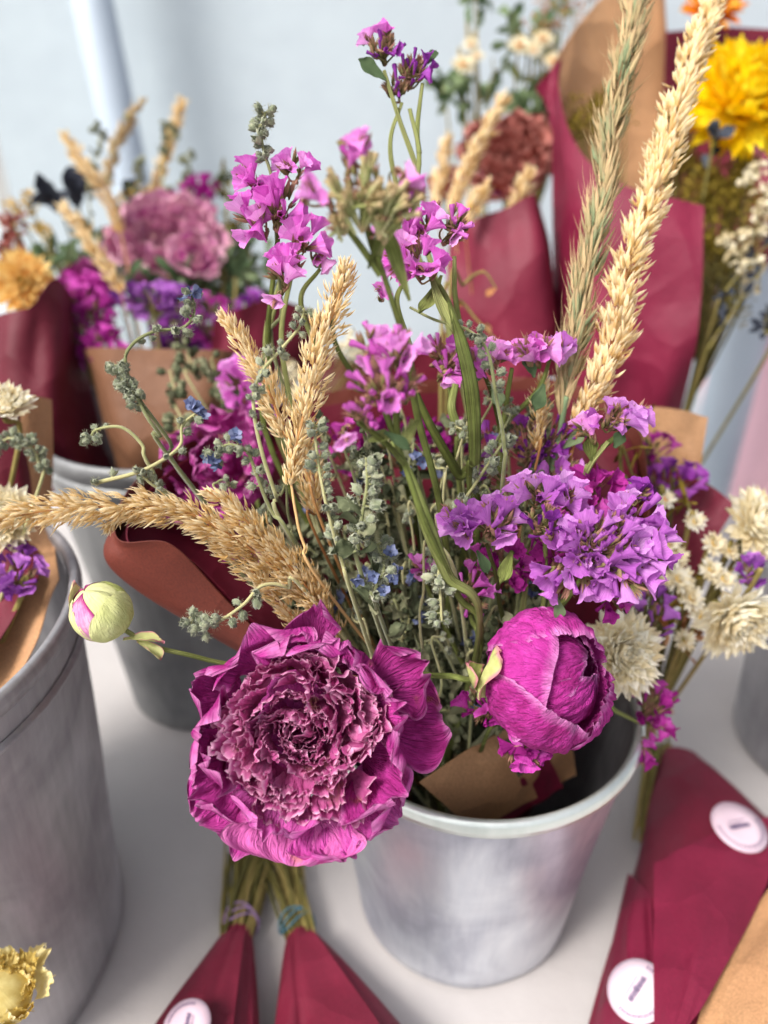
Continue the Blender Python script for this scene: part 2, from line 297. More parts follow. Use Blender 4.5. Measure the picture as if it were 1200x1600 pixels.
def cloth_wall(x0, x1, Y, z0, z1, seed, amp=.02, dx=0):
    h, w = 30, 60; zz, xx = np.meshgrid(np.linspace(z0, z1, h), np.linspace(x0, x1, w), indexing='ij')
    yy = Y+amp*wob(xx*.6, zz*.25, seed)+dx*(xx-x0); return np.stack([xx, yy, zz], -1)
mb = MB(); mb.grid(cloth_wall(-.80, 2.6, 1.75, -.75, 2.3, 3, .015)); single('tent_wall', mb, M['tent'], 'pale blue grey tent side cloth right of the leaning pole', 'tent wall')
mb = MB(); mb.grid(cloth_wall(-3.0, -.84, 1.9, -.75, 2.3, 4, .02, -.05)); single('tent_wall', mb, M['tentlit'], 'tent side cloth left of the leaning pole, toned whiter as if sunlit', 'tent wall')
a, b = PY(118, -120, 1.62), PY(215, 330, 1.62); dv = (b-a)/np.linalg.norm(b-a)
mb = MB(); mb.tube([a-dv*.6, b+dv*1.1], .036, 20, cap=True); single('tent_pole', mb, M['white'], 'white tent pole leaning in the back upper left corner', 'tent pole')
mb = MB(); a = PY(1138, 620, 1.0); mb.tube([(a[0], 1.0, -.75), (a[0], 1.0, 1.9)], .032, 24); single('upright_pole', mb, M['white'], 'white upright pole beside the pale pink tub at the right edge', 'pole')
t = Thing('plastic_tub', 'pale pink plastic tub behind the white upright pole', 'tub', (.74, 1.15, -.75))
def lathe(mb, c, prof, n=64, mi=0):
    th = np.linspace(0, 2*math.pi, n, endpoint=False); pr = np.array(prof)
    g = np.stack([pr[:, 0:1]*np.cos(th), pr[:, 0:1]*np.sin(th), pr[:, 1:2]+0*th], -1)+np.asarray(c); mb.grid(g, mi=mi, wrap=True, tone=.5)
c = t.loc; mb = MB(); lathe(mb, (c[0], c[1], 0), [(.001, -.75), (.17, -.75), (.225, .19), (.22, .19), (.165, -.70), (.001, -.70)]); t.part('tub_body', mb, M['pinkplastic'])
mb = MB(); lathe(mb, (c[0], c[1], 0), [(.226, .17), (.235, .175), (.235, .20), (.226, .205), (.226, .17)]); t.part('rim', mb, M['pinkplastic'])

# ------------------------------------------------------------------ buckets
def bucket(label, X, Y, H, R0, r0, mat, rim, bands=(), seed=1):
    t = Thing('metal_bucket', label, 'bucket', (X, Y, 0), 'metal buckets holding bouquets')
    mb = MB(); n = 96; zs = np.linspace(0.004, H, 22); th = np.linspace(0, 2*math.pi, n, endpoint=False)
    rr = r0+(R0-r0)*(zs/H)**1.12
    g = np.stack([rr[:, None]*np.cos(th), rr[:, None]*np.sin(th), zs[:, None]+0*th], -1)
    d = 1+.006*wob(np.cos(th)[None]*1.2+0*zs[:, None], zs[:, None]*8+np.sin(th)[None]*1.2, seed, .8); g[..., :2] *= d[..., None]
    base = np.array([X, Y, 0]); g = g+base
    low = g[:1].copy(); low[..., :2] = base[:2]+(low[..., :2]-base[:2])*.97; low[..., 2] = .0012
    mid = low.copy(); mid[..., :2] = base[:2]+(mid[..., :2]-base[:2])*.02
    mb.grid(np.concatenate([mid, low, g]), wrap=True, tone=.5)
    inner = g[::-1].copy(); inner[..., :2] = base[:2]+(inner[..., :2]-base[:2])*.972
    bot = inner[-1:].copy(); bot[..., :2] = base[:2]+(bot[..., :2]-base[:2])*.02; bot[..., 2] = .006
    b = t.part('bucket_body', mb, mat)
    mb = MB(); mb.grid(np.concatenate([inner, bot]), wrap=True, tone=.5); t.part('inside', mb, M['bucketdull'])
    mb = MB(); a = np.linspace(0, 2*math.pi, 12, endpoint=True)
    pr = [(R0*1.0+.0034*math.cos(x)-.0003, H+.0060*math.sin(x)-.002) for x in a]; lathe(mb, (X, Y, 0), pr, 96); t.part('rolled_rim', mb, rim)
    for zb, w in bands:
        rb = r0+(R0-r0)*(zb/H)**1.12; mb = MB(); lathe(mb, (X, Y, 0), [(rb+.0006, zb-w), (rb+.0028, zb-w*.5), (rb+.0034, zb), (rb+.003, zb+w*.5), (rb+.0008, zb+w)], 96); t.part('pressed_band', mb, rim if mat is M['bucket'] else mat)
    return t
bucket('shiny tapered metal bucket below the two big magenta peonies', .0552, .339, .181, .0925, .0725, M['bucket'], M['rim'])
bucket('tall dull grey metal bucket at the left edge holding kraft wrapped strawflowers', -.288, .296, .262, .1297, .1122, M['bucketdull'], M['bucketdull'], [(.238, .0025)], 2)
bucket('dull metal bucket behind the closed green peony bud', -.165, .551, .267, .0987, .069, M['bucketgrey'], M['bucketgrey'], [(.25, .004)], 3)
bucket('dark metal bucket cut off by the right edge beside the round sticker', PZ(1492, 1180, .1)[0], .47, .19, .095, .08, M['bucketdull'], M['bucketdull'], [(.175, .004)], 4)

# ------------------------------------------------------------------ paper
def sheet(rows, n=60, m=26, amp=.0015, seed=1, thick=.0006, off=0.0, fold=0.0):
    """rows = list of rows (each a list of 3D points) from rim to base; returns a two-skinned mesh builder: index 0 front, 1 back"""
    cols = np.array([spline(r, n) for r in rows])          # rows x n
    g = np.array([spline(cols[:, j], m) for j in range(n)]).transpose(1, 0, 2)
    du = np.gradient(g, axis=1); dv = np.gradient(g, axis=0); N = np.cross(du, dv); N /= np.linalg.norm(N, axis=2)[..., None]+1e-9
    vv, uu = np.meshgrid(np.linspace(0, 1, m), np.linspace(0, 1, n), indexing='ij')
    g = g+N*(amp*wob(uu*2, vv*1.5, seed)+fold*np.abs(wob(uu*1.3, vv*.8, seed+5))**.6+off)[..., None]
    mb = MB(); mb.grid(g, tone=.5, mi=0); b = g-N*thick; mb.grid(b[:, ::-1], mi=1, tone=.5)
    for e, f in ((g[0], b[0]), (g[-1], b[-1]), (g[:, 0], b[:, 0]), (g[:, -1], b[:, -1])): mb.grid(np.stack([e, f]), mi=0, tone=.5)
    return mb
def PP(l): return [P(*q) for q in l]

# ------------------------------------------------------------------ petals and flowers
def petal(L, Wd, a0=0, a1=0, a2=0, cup=.3, ruf=.04, rf=2.0, nu=18, nv=18, seed=0, shape=1.0, notch=.06, base=.3, pleat=0, point=0, crump=0.0):
    """grid in local frame: x across, y outwards, z normal. a0..a2 bend the petal as it runs out"""
    v = np.linspace(0, 1, nv); u = np.linspace(-1, 1, nu)
    th = a0+a1*v+a2*v*v; st = L/(nv-1)
    y = np.concatenate([[0], np.cumsum(np.cos((th[1:]+th[:-1])/2))*st]); z = np.concatenate([[0], np.cumsum(np.sin((th[1:]+th[:-1])/2))*st])
    w = (base+(1-base)*np.sin(np.clip(v*1.15, 0, 1)*math.pi/2)**1.2)*np.sqrt(np.clip(1-np.clip((v-.55)/.45, 0, 1)**(2.2*shape)*(.78+.2*point), 0, 1))
    uu, vv = np.meshgrid(u, v)
    X = uu*w[:, None]*Wd/2
    ln = 1-notch*(.5+.5*wob(uu, 0*uu, seed+1, .5)+.10*wob(uu, 0*uu, seed+2, 2.2))*vv-(uu**2)*vv*.10
    nx, ny = -np.sin(th), np.cos(th)
    Y = (y[:, None]*ln); Z = z[:, None]*ln
    e = np.maximum(np.abs(uu)**2.2, vv**2.5)
    dz = cup*Wd*.5*(uu**2)*w[:, None]*(.4+.6*vv)+ruf*Wd*wob(uu*1.2, vv, seed, rf)*e+.02*Wd*wob(uu, vv, seed+3, 1.0)
    if pleat: dz = dz+pleat*Wd*np.sin(uu*9+seed)*vv
    if crump: dz = dz+crump*Wd*np.abs(wob(uu, vv, seed+7, rf*1.6))*vv; X = X+crump*Wd*.8*wob(uu, vv, seed+8, rf)*vv
    Yo = Y+dz*nx[:, None]; Zo = Z+dz*ny[:, None]
    return np.stack([X, Yo, Zo], -1)
def place(az, el, r0, z0, twist=0, cx=0, cy=0):
    """petal frame in flower frame: starts at radius r0 on azimuth az, heads out and up by el; normal faces the centre/up"""
    o = np.array([math.cos(az), math.sin(az), 0]); d = o*math.cos(el)+np.array([0, 0, math.sin(el)]); n = -o*math.sin(el)+np.array([0, 0, math.cos(el)])
    x = np.cross(d, n); c, s = math.cos(twist), math.sin(twist); x, n = c*x+s*n, -s*x+c*n
    Mx = np.eye(4); Mx[:3, 0] = x; Mx[:3, 1] = d; Mx[:3, 2] = n; Mx[:3, 3] = o*r0+np.array([cx, cy, z0]); return Mx

def frill(L, Wd, seed, nu=44, nv=16, lean=0.0):
    """narrow crinkled petal: nearly plain below, tightly frilled along its top edge"""
    u = np.linspace(-1, 1, nu); v = np.linspace(0, 1, nv); uu, vv = np.meshgrid(u, v)
    w = .55+.45*np.sin(vv*math.pi/2); X = uu*w*Wd/2
    Y = vv*L*(1-.16*uu**2-.10*np.abs(wob(uu*1.6, 0*uu, seed, 1.6))*vv+.05*wob(uu*4, 0*uu, seed+2, 2)*vv**3)
    Z = .30*Wd*uu**2*(.4+.6*vv)+lean*L*vv**2+vv**1.6*Wd*(.085*wob(uu*1.0, vv*.5, seed+3, 1.0)+.034*wob(uu*2.6, vv*.6, seed+4, 1.2))+.02*Wd*wob(uu, vv, seed+5, 1)
    X = X+Wd*.05*vv**2*wob(uu*3, vv, seed+6, 1.5)
    return np.stack([X, Y, Z], -1)
def ruffled(mb, FM, n, r_in, r_out, ztop, L, Wd, seed, crump=.16, pit=.5):
    r_ = np.random.default_rng(seed); clumps = [(r_.uniform(0, 6.28), r_.uniform(.3, 1), r_.uniform(-.5, .5)) for k in range(9)]
    for i in range(n):
        f = (i+.5)/n; r = r_in+(r_out-r_in)*f**.6*r_.uniform(.93, 1.07); az = i*2.39996+r_.uniform(-.35, .35)
        tw = sum(c[2]*math.exp(-((math.atan2(math.sin(az-c[0]), math.cos(az-c[0])))/.5)**2-((f-c[1])/.3)**2) for c in clumps)*1.6
        l = L*r_.uniform(.8, 1.15); el = R(92-30*f+r_.uniform(-9, 9)); top = ztop*(pit+(1-pit)*math.sin(min(f*1.3, 1)*math.pi/2))*(1-.35*max(0, f-.7)/.3)+r_.uniform(-.0016, .0016)
        g = frill(l, Wd*r_.uniform(.7, 1.35)*(.7+.45*f), seed*1000+i*7, lean=r_.uniform(-.2, .25))
        h, w = g.shape[:2]; vv, uu = np.meshgrid(np.linspace(0, 1, h), np.linspace(-.86, .86, w), indexing='ij')
        mb.grid(xf(xf(g, place(az, el, r, top-l*math.sin(el), 0)@rotY(tw+r_.uniform(-.25, .25))), FM), np.stack([uu, vv, 0*uu+r_.uniform(.1, .9)], -1))
def rotY(a):
    Mx = np.eye(4); c, q = math.cos(a), math.sin(a); Mx[0, 0] = c; Mx[0, 2] = q; Mx[2, 0] = -q; Mx[2, 2] = c; return Mx

def big_peony(label, FM, scale, petals, n_in, mats, stem, seed, group=None):
    FM = np.array(FM); pos = FM[:3, 3].copy(); FM[:3, :3] *= scale
    t = Thing('peony', label, 'peony', tuple(stem[-1]), group)
    mb = MB(); mb.tube(spline(stem, 30), [.0017, .0019], 8); t.part('stem', mb, M['green'])
    for i, q in enumerate(petals):
        az, el, r0, z0, L, Wd, kw = q; kw = dict(kw); mt = kw.pop('mat', mats[0]); tw = kw.pop('tw', 0)
        d = dict(cup=.5, ruf=.07, rf=1.5, nu=34, nv=30, seed=seed*77+i*5, notch=.12); d.update(kw)
        g = petal(L, Wd, **d); mb = MB(); mb.grid(xf(xf(g, place(R(az), R(el), r0, z0, tw)), FM)); t.part('petal', mb, mt)
    mb = MB(); ruffled(mb, FM, n_in, .001, .0270, .017, .021, .0215, seed); t.part('ruffled_centre', mb, mats[1])
    mb = MB(); mb.ball(xf(np.array([0, 0, -.013]), FM), .024*scale, 20, 12, sc=(1, 1, .3), M=FM[:3, :3]/scale); t.part('flower_base', mb, M['wineshade'] if False else M['peony'])
    return t

# bucket centre for stems
BC = np.array([.052, .345, .07])
def root(i=None):
    a = rng.uniform(0, 6.28); r = .03*math.sqrt(rng.uniform()); return BC+np.array([r*math.cos(a), r*math.sin(a), 0])

# main flower, faces the viewer
c0 = P(474, 1140, .318)
FM = np.eye(4); ax = nrm(BK+.06*RT+.10*UP); FM = frame(ax, x=RT, pos=c0)
# frame(): x ~ right, y ~ up
MP = [  # az, el, r0, z0, L, W
 (85, 14, .030, -.008, .030, .026, dict(cup=.7, a1=.7, point=.4, seed=11)),
 (118, 44, .029, -.007, .026, .050, dict(cup=.4, a1=.35, seed=12, shape=1.5)),
 (155, 30, .031, -.008, .027, .032, dict(cup=.9, a1=.5, point=.5, seed=13)),
 (184, 50, .029, -.006, .027, .046, dict(cup=.5, a1=.4, seed=14, shape=1.5)),
 (207, 40, .030, -.007, .027, .042, dict(cup=.5, a1=.3, seed=34, shape=1.5)),
 (220, 10, .026, -.012, .034, .034, dict(cup=.4, a1=.15, point=.3, seed=15)),
 (242, 2, .026, -.012, .036, .036, dict(cup=.35, a1=.1, seed=16, notch=.15)),
 (266, 38, .030, -.007, .027, .060, dict(cup=.3, a1=.1, a2=-.4, seed=17, mat='tan', notch=.08, ruf=.04, shape=1.6)),
 (250, 54, .028, -.005, .024, .040, dict(cup=.5, a1=.1, seed=47)),
 (294, 34, .030, -.008, .030, .050, dict(cup=.4, a1=.2, seed=18, shape=1.5)),
 (318, 16, .029, -.011, .030, .038, dict(cup=.4, a1=.3, seed=19, shape=1.4)),
 (333, 52, .029, -.006, .029, .050, dict(cup=.5, a1=.3, seed=20, shape=1.5)),
 (2, 6, .029, -.012, .036, .044, dict(cup=.4, a1=.1, seed=21, point=.3, notch=.16)),
 (16, 58, .028, -.004, .030, .044, dict(cup=.5, a1=.1, a2=.2, seed=22, shape=1.5)),
 (27, 12, .031, -.010, .031, .040, dict(cup=.4, a1=.6, seed=23)),
 (50, 26, .032, -.008, .034, .032, dict(cup=.8, a0=.2, a1=1.0, a2=1.2, seed=24)),
 (62, 54, .028, -.005, .026, .044, dict(cup=.5, a1=.3, seed=25, shape=1.4)),
 (90, 54, .028, -.005, .025, .044, dict(cup=.5, a1=.3, seed=26, shape=1.4)),
]
MP = [(a, b, c, d, e, f, {**g, 'mat': M['tanpetal'] if g.get('mat') == 'tan' else M['peony']}) for a, b, c, d, e, f, g in MP]
st = [c0-ax*.012, c0-ax*.05+np.array([.01, 0, -.01]), P(600, 1120, .42), np.array([.045, .33, .10])]
big_peony('wide open magenta peony with ruffled pale edged centre in front of the bucket', FM, 1.0, MP, 78, (M['peony'], M['ruffle']), st, 5)

# second peony, half open cup, seen from the side
def cup_peony():
    c = P(856, 1060, .333); ax = nrm(.42*RT+.14*UP+.89*BK); Fm = frame(ax, x=UP, pos=c)   # local x ~ up, z axis out of the cup
    base = c-ax*.024
    t = Thing('peony', 'half closed magenta peony cup with pale green sepal over the bucket mouth', 'peony', tuple(root()))
    stem = [base-ax*.0, P(735, 1062, .335), P(690, 1056, .34), P(560, 1066, .37), np.array([.0, .33, .12])]
    mb = MB(); mb.tube(spline(stem, 30), .0014, 8); t.part('stem', mb, M['green'])
    def shell(up_deg, half, th1, rad, seed, curl=0, lift=0.0, sc=(1, 1, 1.1), ruf=.0012, th0=8, edgeout=0):
        """patch of an egg: direction 'up_deg' in the image (0 right, 90 up), opening half angle, reaching polar angle th1 from the base"""
        nu, nv = 40, 34; u = np.linspace(-1, 1, nu); v = np.linspace(0, 1, nv); uu, vv = np.meshgrid(u, v)
        th = R(th0)+(R(th1)-R(th0))*vv*(1-.20*np.abs(uu)**2.5*vv-.022*wob(uu, 0*uu, seed, .35)*vv-.006*wob(uu, 0*uu, seed+1, 2.5)*vv)
        # azimuth in Fm: x axis ~ image up, y axis ~ image left
        az = R(up_deg-90)+uu*R(half)*(1-.25*np.clip(vv-.6, 0, 1))
        rr = rad*(1+lift*vv**2+edgeout*(np.abs(uu)**4*.5+vv**5))+ruf*wob(uu*1.5, vv*1.5, seed+2, 1.4)*(.3+np.maximum(np.abs(uu)**2, vv**2))+.0006*wob(uu*3, vv, seed+4, 3.)
        rr = rr-curl*rad*vv**6
        g = np.stack([rr*np.sin(th)*np.cos(az)*sc[0], rr*np.sin(th)*np.sin(az)*sc[1], -rr*np.cos(th)*sc[2]], -1)
        m_ = MB(); m_.grid(xf(g, Fm), np.stack([uu, vv, 0*uu+rng.uniform(.3, .7)], -1)); t.part('petal', m_, M['bud_peony'])
    Fo = Fm; Fm = frame(nrm(.9*RT+.45*UP+.25*BK), x=UP, pos=c)
    for a in (10, 130, 250): shell(a, 75, 165, .0212, 900+a, sc=(1.04, .98, .95), ruf=.0005)
    Fm = Fo
    shell(30, 60, 138, .0236, 43, sc=(1.14, .95, .96), ruf=.0005, curl=.05)
    shell(78, 74, 140, .0272, 42, sc=(1.12, .98, 1.0), edgeout=.01, curl=.05, ruf=.0006)
    shell(330, 50, 132, .0252, 49, sc=(1.12, .95, 1.0), ruf=.0005)
    shell(160, 70, 150, .0266, 41, sc=(1.14, 1.0, .98), curl=.05, ruf=.0008)
    shell(240, 72, 142, .0278, 44, sc=(1.10, 1.0, 1.0), curl=.05, ruf=.0008)
    shell(322, 44, 152, .0290, 48, sc=(1.10, .95, 1.0), curl=.05, ruf=.0006)
    # green sepals
    for (px, py, a, L, Wd, s) in ((748, 1092, 100, .026, .017, 3), (752, 1085, 140, .018, .012, 9)):
        g = petal(L, Wd, cup=1.0, a0=.1, a1=.9, ruf=.06, seed=s, nu=16, nv=18, shape=1.4)
        d = nrm(RT*math.cos(R(a))+UP*math.sin(R(a))); F2 = np.eye(4); n = nrm(RT*.9+BK*.35); x = nrm(np.cross(d, n)); n = np.cross(x, d); F2[:3, 0] = x; F2[:3, 1] = d; F2[:3, 2] = n; F2[:3, 3] = P(px, py, .326)
        m_ = MB(); m_.grid(xf(g, F2)); t.part('sepal', m_, M['sepal'])
cup_peony()

# closed green bud on its stalk
def green_bud():
    c = P(158, 956, .33); r = .0128
    t = Thing('peony', 'small closed green peony bud with pink tip above the grey back bucket', 'peony bud', tuple(root()))
    stem = [P(196, 985, .332), P(240, 1010, .335), P(320, 1030, .345), P(470, 1075, .38), np.array([.01, .335, .12])]
    mb = MB(); mb.tube(spline(stem, 40), .0011, 8); t.part('stem', mb, M['green'])
    ax = nrm(-.35*RT+.75*UP+.55*BK); Fm = frame(ax, x=RT, pos=c)
    mb = MB(); mb.ball(c, r*.95, 32, 20, tone=.6, lump=.02, seed=3, sc=(1, 1, 1.02), M=Fm[:3, :3]); t.part('bud_body', mb, M['budgreen'])
    for i, (az, half, th1, m, k) in enumerate(((200, 60, 150, 'budgreen', 1.0), (330, 75, 128, 'budgreen', 1.03), (60, 60, 140, 'budgreen', 1.015), (120, 55, 178, 'budpink', 1.0), (250, 50, 176, 'budpink', .99))):
        u = np.linspace(-1, 1, 20); v = np.linspace(0, 1, 24); uu, vv = np.meshgrid(u, v); th = R(10)+R(th1-10)*vv*(1-.12*uu**2*vv); a = R(az)+uu*R(half)*np.sqrt(np.clip(1-vv**3*.6, 0, 1))
        rr = r*k+.0002*wob(uu, vv, i, 2); g = np.stack([rr*np.sin(th)*np.cos(a), rr*np.sin(th)*np.sin(a), -rr*np.cos(th)], -1)
        mb = MB(); mb.grid(xf(g, Fm)); t.part('bud_scale', mb, M[m])
    for (a, L, s, px, py) in ((108, .022, 1, 118, 975), (10, .018, 5, 192, 1000), (-25, .014, 7, 215, 1002)):
        g = petal(L, .007, cup=.8, a1=-.5 if a != 108 else .9, ruf=.08, seed=s, nu=10, nv=14, point=1); d = nrm(RT*math.cos(R(a))+UP*math.sin(R(a))+BK*.1); F2 = np.eye(4)
        n = nrm(RT*(.8 if a == 108 else .2)+UP*(.1 if a == 108 else .8)+BK*.4); x = nrm(np.cross(d, n)); n = np.cross(x, d); F2[:3, 0] = x; F2[:3, 1] = d; F2[:3, 2] = n; F2[:3, 3] = P(px, py, .331)
        mb = MB(); mb.grid(xf(g, F2)); t.part('sepal', mb, M['sepal'])
green_bud()

# back left magenta peony
c1 = P(352, 735, .43); ax = nrm(BK*.8+UP*.5-.25*RT)
BP = [(az, el, .026, -.008, .030, .036, dict(cup=.5, a1=.6, seed=60+int(az)//7)) for az, el in ((20, 55), (62, 60), (105, 45), (150, 35), (190, 35), (228, 20), (265, 30), (300, 40), (335, 45), (130, 70), (250, 70), (10, 72))]
BP += [(az, 78, .010, -.004, .028, .036, dict(cup=.6, a1=.3, seed=90+az//9, shape=1.4)) for az in (15, 85, 160, 230, 305)]
BP += [(az, -35, .02, -.015, .036, .034, dict(cup=.3, a1=-.2, seed=80+int(az)//7)) for az in (215, 250, 285)]
big_peony('magenta peony with crumpled petals behind the long straw grass head', frame(ax, x=RT, pos=c1), .92, BP, 5, (M['peony'], M['peony']), [c1-ax*.015, c1-ax*.06, BC+np.array([-.01, .01, .06])], 6)

# ------------------------------------------------------------------ statice florets
def floret_mesh(name, mat, kind, seed):
    r_ = np.random.default_rng(seed); mb = MB()
    if kind in ('open', 'fan'):
        n, m = 60, 10; th = np.linspace(0, 2*math.pi, n, endpoint=False); v = np.linspace(0, 1, m)
        sx, sy = (r_.uniform(.7, 1.0), r_.uniform(.85, 1.05)) if kind == 'open' else (r_.uniform(.4, .55), r_.uniform(1.05, 1.2)); bend = r_.uniform(-.2, .4)
        vv = v[:, None]; lobe = np.cos(5*th+r_.uniform(0, 6))[None]
        rr = (.0008+.0047*v**1.25)[:, None]*(1+.045*lobe*vv**2+.07*wob(np.cos(th), np.sin(th), seed, .5)[None]*vv+.05*np.sin(th*10+seed)[None]*vv**3+.05*wob(np.cos(th)*2.2, np.sin(th)*2.2, seed+5, 1.)[None]*vv**3)
        z = .0098*vv*(1+.07*np.sin(2*th+r_.uniform(0, 6))[None]*vv+.035*lobe*vv**3+.02*wob(np.cos(th)*2, np.sin(th)*2, seed+1, .8)[None]*vv**3)-.0006*vv**6-(.0026 if kind == 'fan' else .0006)*np.abs(np.sin(th))[None]**4*vv**2
        x = rr*np.cos(th)*sx+.0005*np.sin(th*2.5+1)[None]*vv**2; y = rr*np.sin(th)*sy+bend*.004*vv**2
        uu = np.abs(((th/(2*math.pi)*5) % 1)*2-1)[None]*np.ones((m, 1))*.55
        mb.grid(np.stack([x, y, z+0*x], -1), np.stack([uu+0*x, vv*.93+0*x, 0*x+r_.uniform(.2, .8)], -1), wrap=True)
        if r_.uniform() < .5: mb.tube([(0, 0, .002), (0, .0004, .0065)], [.0009, .0003], 6, tone=0)
    else:
        n, m = 10, 8; th = np.linspace(0, 2*math.pi, n, endpoint=False); v = np.linspace(0, 1, m)
        pr = np.array([.0006, .0007, .0008, .0009, .0010, .0011, .0013, .0012])*r_.uniform(.8, 1.15)
        rr = pr[:, None]*(1+.2*np.cos(5*th)[None]*v[:, None]); bx = .0016*v**2*r_.uniform(-1, 1)
        g = np.stack([rr*np.cos(th)+bx[:, None], rr*np.sin(th), (.0088*v)[:, None]+0*th], -1); uu = np.abs(np.sin(5*th/2))[None]*np.ones((m, 1))*.6
        mb.grid(g, np.stack([uu+0*rr, .8*v[:, None]+0*rr, 0*rr+r_.uniform(.1, .6)], -1), wrap=True)
    return mb.mesh(name, mats=[mat])
def calyx_mesh(seed, mat='calyx'):
    r_ = np.random.default_rng(seed); mb = MB()
    for k in range(3):
        a = k*2.1+r_.uniform(0, 1); d = np.array([.22*math.cos(a), .22*math.sin(a), 1]); mb.husk(np.array([0, 0, -.005]), d, np.array([-math.sin(a), math.cos(a), 0]), .0065, .0019, tone=r_.uniform(0, 1))
    for k in range(9):
        a = r_.uniform(0, 6.28); d = np.array([.6*math.cos(a), .6*math.sin(a), 1.]); s0 = np.array([0, 0, -.004+r_.uniform(0, .004)]); mb.husk(s0, d, np.array([-math.sin(a), math.cos(a), 0]), r_.uniform(.002, .0038), .00026, tone=.8)
    return mb.mesh('calyx', mats=[M[mat]])
CAL = [calyx_mesh(i) for i in range(4)]; CALG = [calyx_mesh(i+9, 'calyxgreen') for i in range(4)]
FLR = {}
for k in ('pink', 'lilac', 'violet', 'magfl', 'purple'):
    FLR[k] = {'open': [floret_mesh('floret', M[k], 'open', 10+i) for i in range(5)], 'fan': [floret_mesh('floret', M[k], 'fan', 30+i) for i in range(4)], 'bud': [floret_mesh('floret', M[k], 'bud', 50+i) for i in range(3)]}
def statice(label, paths, heads, leaves=(), group='statice stems in the centre bouquet', seed=0, merged=False, stemmat='green', w=.0012, flat=.45, name='statice_stem'):
    """paths: list of point lists (stem/branches). heads: (px,py,d, rx,ry(px), n, up (x,y in image), open, fan share, size, colour, calyx)"""
    r_ = np.random.default_rng(1000+seed)
    base = paths[0][-1]
    t = Thing(name, label, 'statice', tuple(base), group)
    mb = MB()
    for i, p in enumerate(paths):
        q = spline(p, 26); mb.tube(q, [w*.7, w, w*1.1] if i else [w*.8, w*1.2, w*1.4], 8, flat=flat, flatdir=BK+.3*RT*r_.uniform(-1, 1))
    t.part('stem', mb, M[stemmat])
    br = MB()
    nf = 0
    for h in heads:
        px, py, d, rx, ry, n, up, po, pf, sz, colr, cal = h
        c = P(px, py, d); k = d/F; rx_, ry_ = rx*k, ry*k; upv = nrm(RT*up[0]+UP*up[1]); hub = c-upv*max(ry_, .006)*1.0-BK*.004
        pts = []
        tries = 0
        while len(pts) < n and tries < n*30:
            tries += 1
            a, b = r_.uniform(-1, 1, 2)
            if a*a+b*b > 1: continue
            if any((a-x)**2*rx*rx+(b-y)**2*ry*ry < (10.5*sz)**2*(1 if tries < n*20 else .2) for x, y in pts): continue
            pts.append((a, b))
        for a, b in pts:
            q2 = a*a+b*b; z = math.sqrt(max(0, 1-q2))*min(rx_, ry_)*.75
            p = c+RT*a*rx_+UP*b*ry_+BK*z
            dr = nrm(RT*a*.9+UP*b*.9+BK*(.25+.55*(1-q2))+upv*.55+r_.normal(size=3)*.22)
            open_p = po*(.35+.9*q2) if n > 6 else po
            x = r_.uniform(); kind = ('fan' if r_.uniform() < pf else 'open') if x < open_p else 'bud'
            s = sz*r_.uniform(.75, 1.15)*.86; m = FLR[colr or 'pink'][kind][r_.integers(3)]
            Mx = frame(dr, x=np.cross(dr, BK), pos=p-dr*.006*s, s=s, roll=r_.uniform(0, 6.28) if kind == 'bud' else r_.uniform(-.7, .7)+math.pi/2*(kind == 'fan'))
            if colr is None: Mx[:3, :3] *= 1.3; t.inst('calyx', CALG[r_.integers(4)], Mx); br.tube([p-dr*.009, p+dr*.001], [.0005, .0011], 6, tone=r_.uniform(), mi=1); st = p-dr*.010*s; br.tube([st, (st+hub)/2, hub], .0006, 5, mi=1); continue
            fo = t.inst('floret', m, Mx)
            if r_.uniform() < cal:
                e = Mx.copy(); t.inst('calyx', CAL[r_.integers(4)], e)
            st = p-dr*.010*s; mid = (st+hub)/2-dr*.002; br.tube(spline([st, mid, hub], 6), [.00035, .0006], 5, tone=r_.uniform()); nf += 1
        for i in range(int(n*cal*1.2)):   # empty hairy calyces between the florets
            a = r_.uniform(0, 6.28); q = math.sqrt(r_.uniform())*.8; p = c+RT*math.cos(a)*q*rx_+UP*math.sin(a)*q*ry_+BK*min(rx_, ry_)*.2
            dr = nrm(p-hub+BK*.003+r_.normal(size=3)*.002)
            for j in range(3): br.husk(p-dr*.004, dr+r_.normal(size=3)*.25, np.cross(dr, BK)+r_.normal(size=3)*.4, .0075*sz, .0017, tone=r_.uniform())
            for j in range(5): br.husk(p-dr*.001, dr+r_.normal(size=3)*.55, r_.normal(size=3), .0045*sz, .0003, tone=.9)
    if br.n: t.part('flower_stalks', br, [M['calyx'], M['calyxgreen']])
    for (px, py, d, ang, L, Wd, s) in leaves:
        g = petal(L, Wd, cup=.5, a1=R(r_.uniform(-40, 60)), ruf=.06, seed=s, nu=8, nv=12, point=1, base=.2); dd = nrm(RT*math.cos(R(ang))+UP*math.sin(R(ang))+BK*.1)
        n = nrm(BK+UP*.3+r_.normal(size=3)*.2); x = nrm(np.cross(dd, n)); n = np.cross(x, dd); F2 = np.eye(4); F2[:3, 0] = x; F2[:3, 1] = dd; F2[:3, 2] = n; F2[:3, 3] = P(px, py, d)
        m_ = MB(); m_.grid(xf(g, F2)); t.part('leaf', m_, M['leafgreen'] if s % 2 else M['green'])
    return t
U = (0, 1)
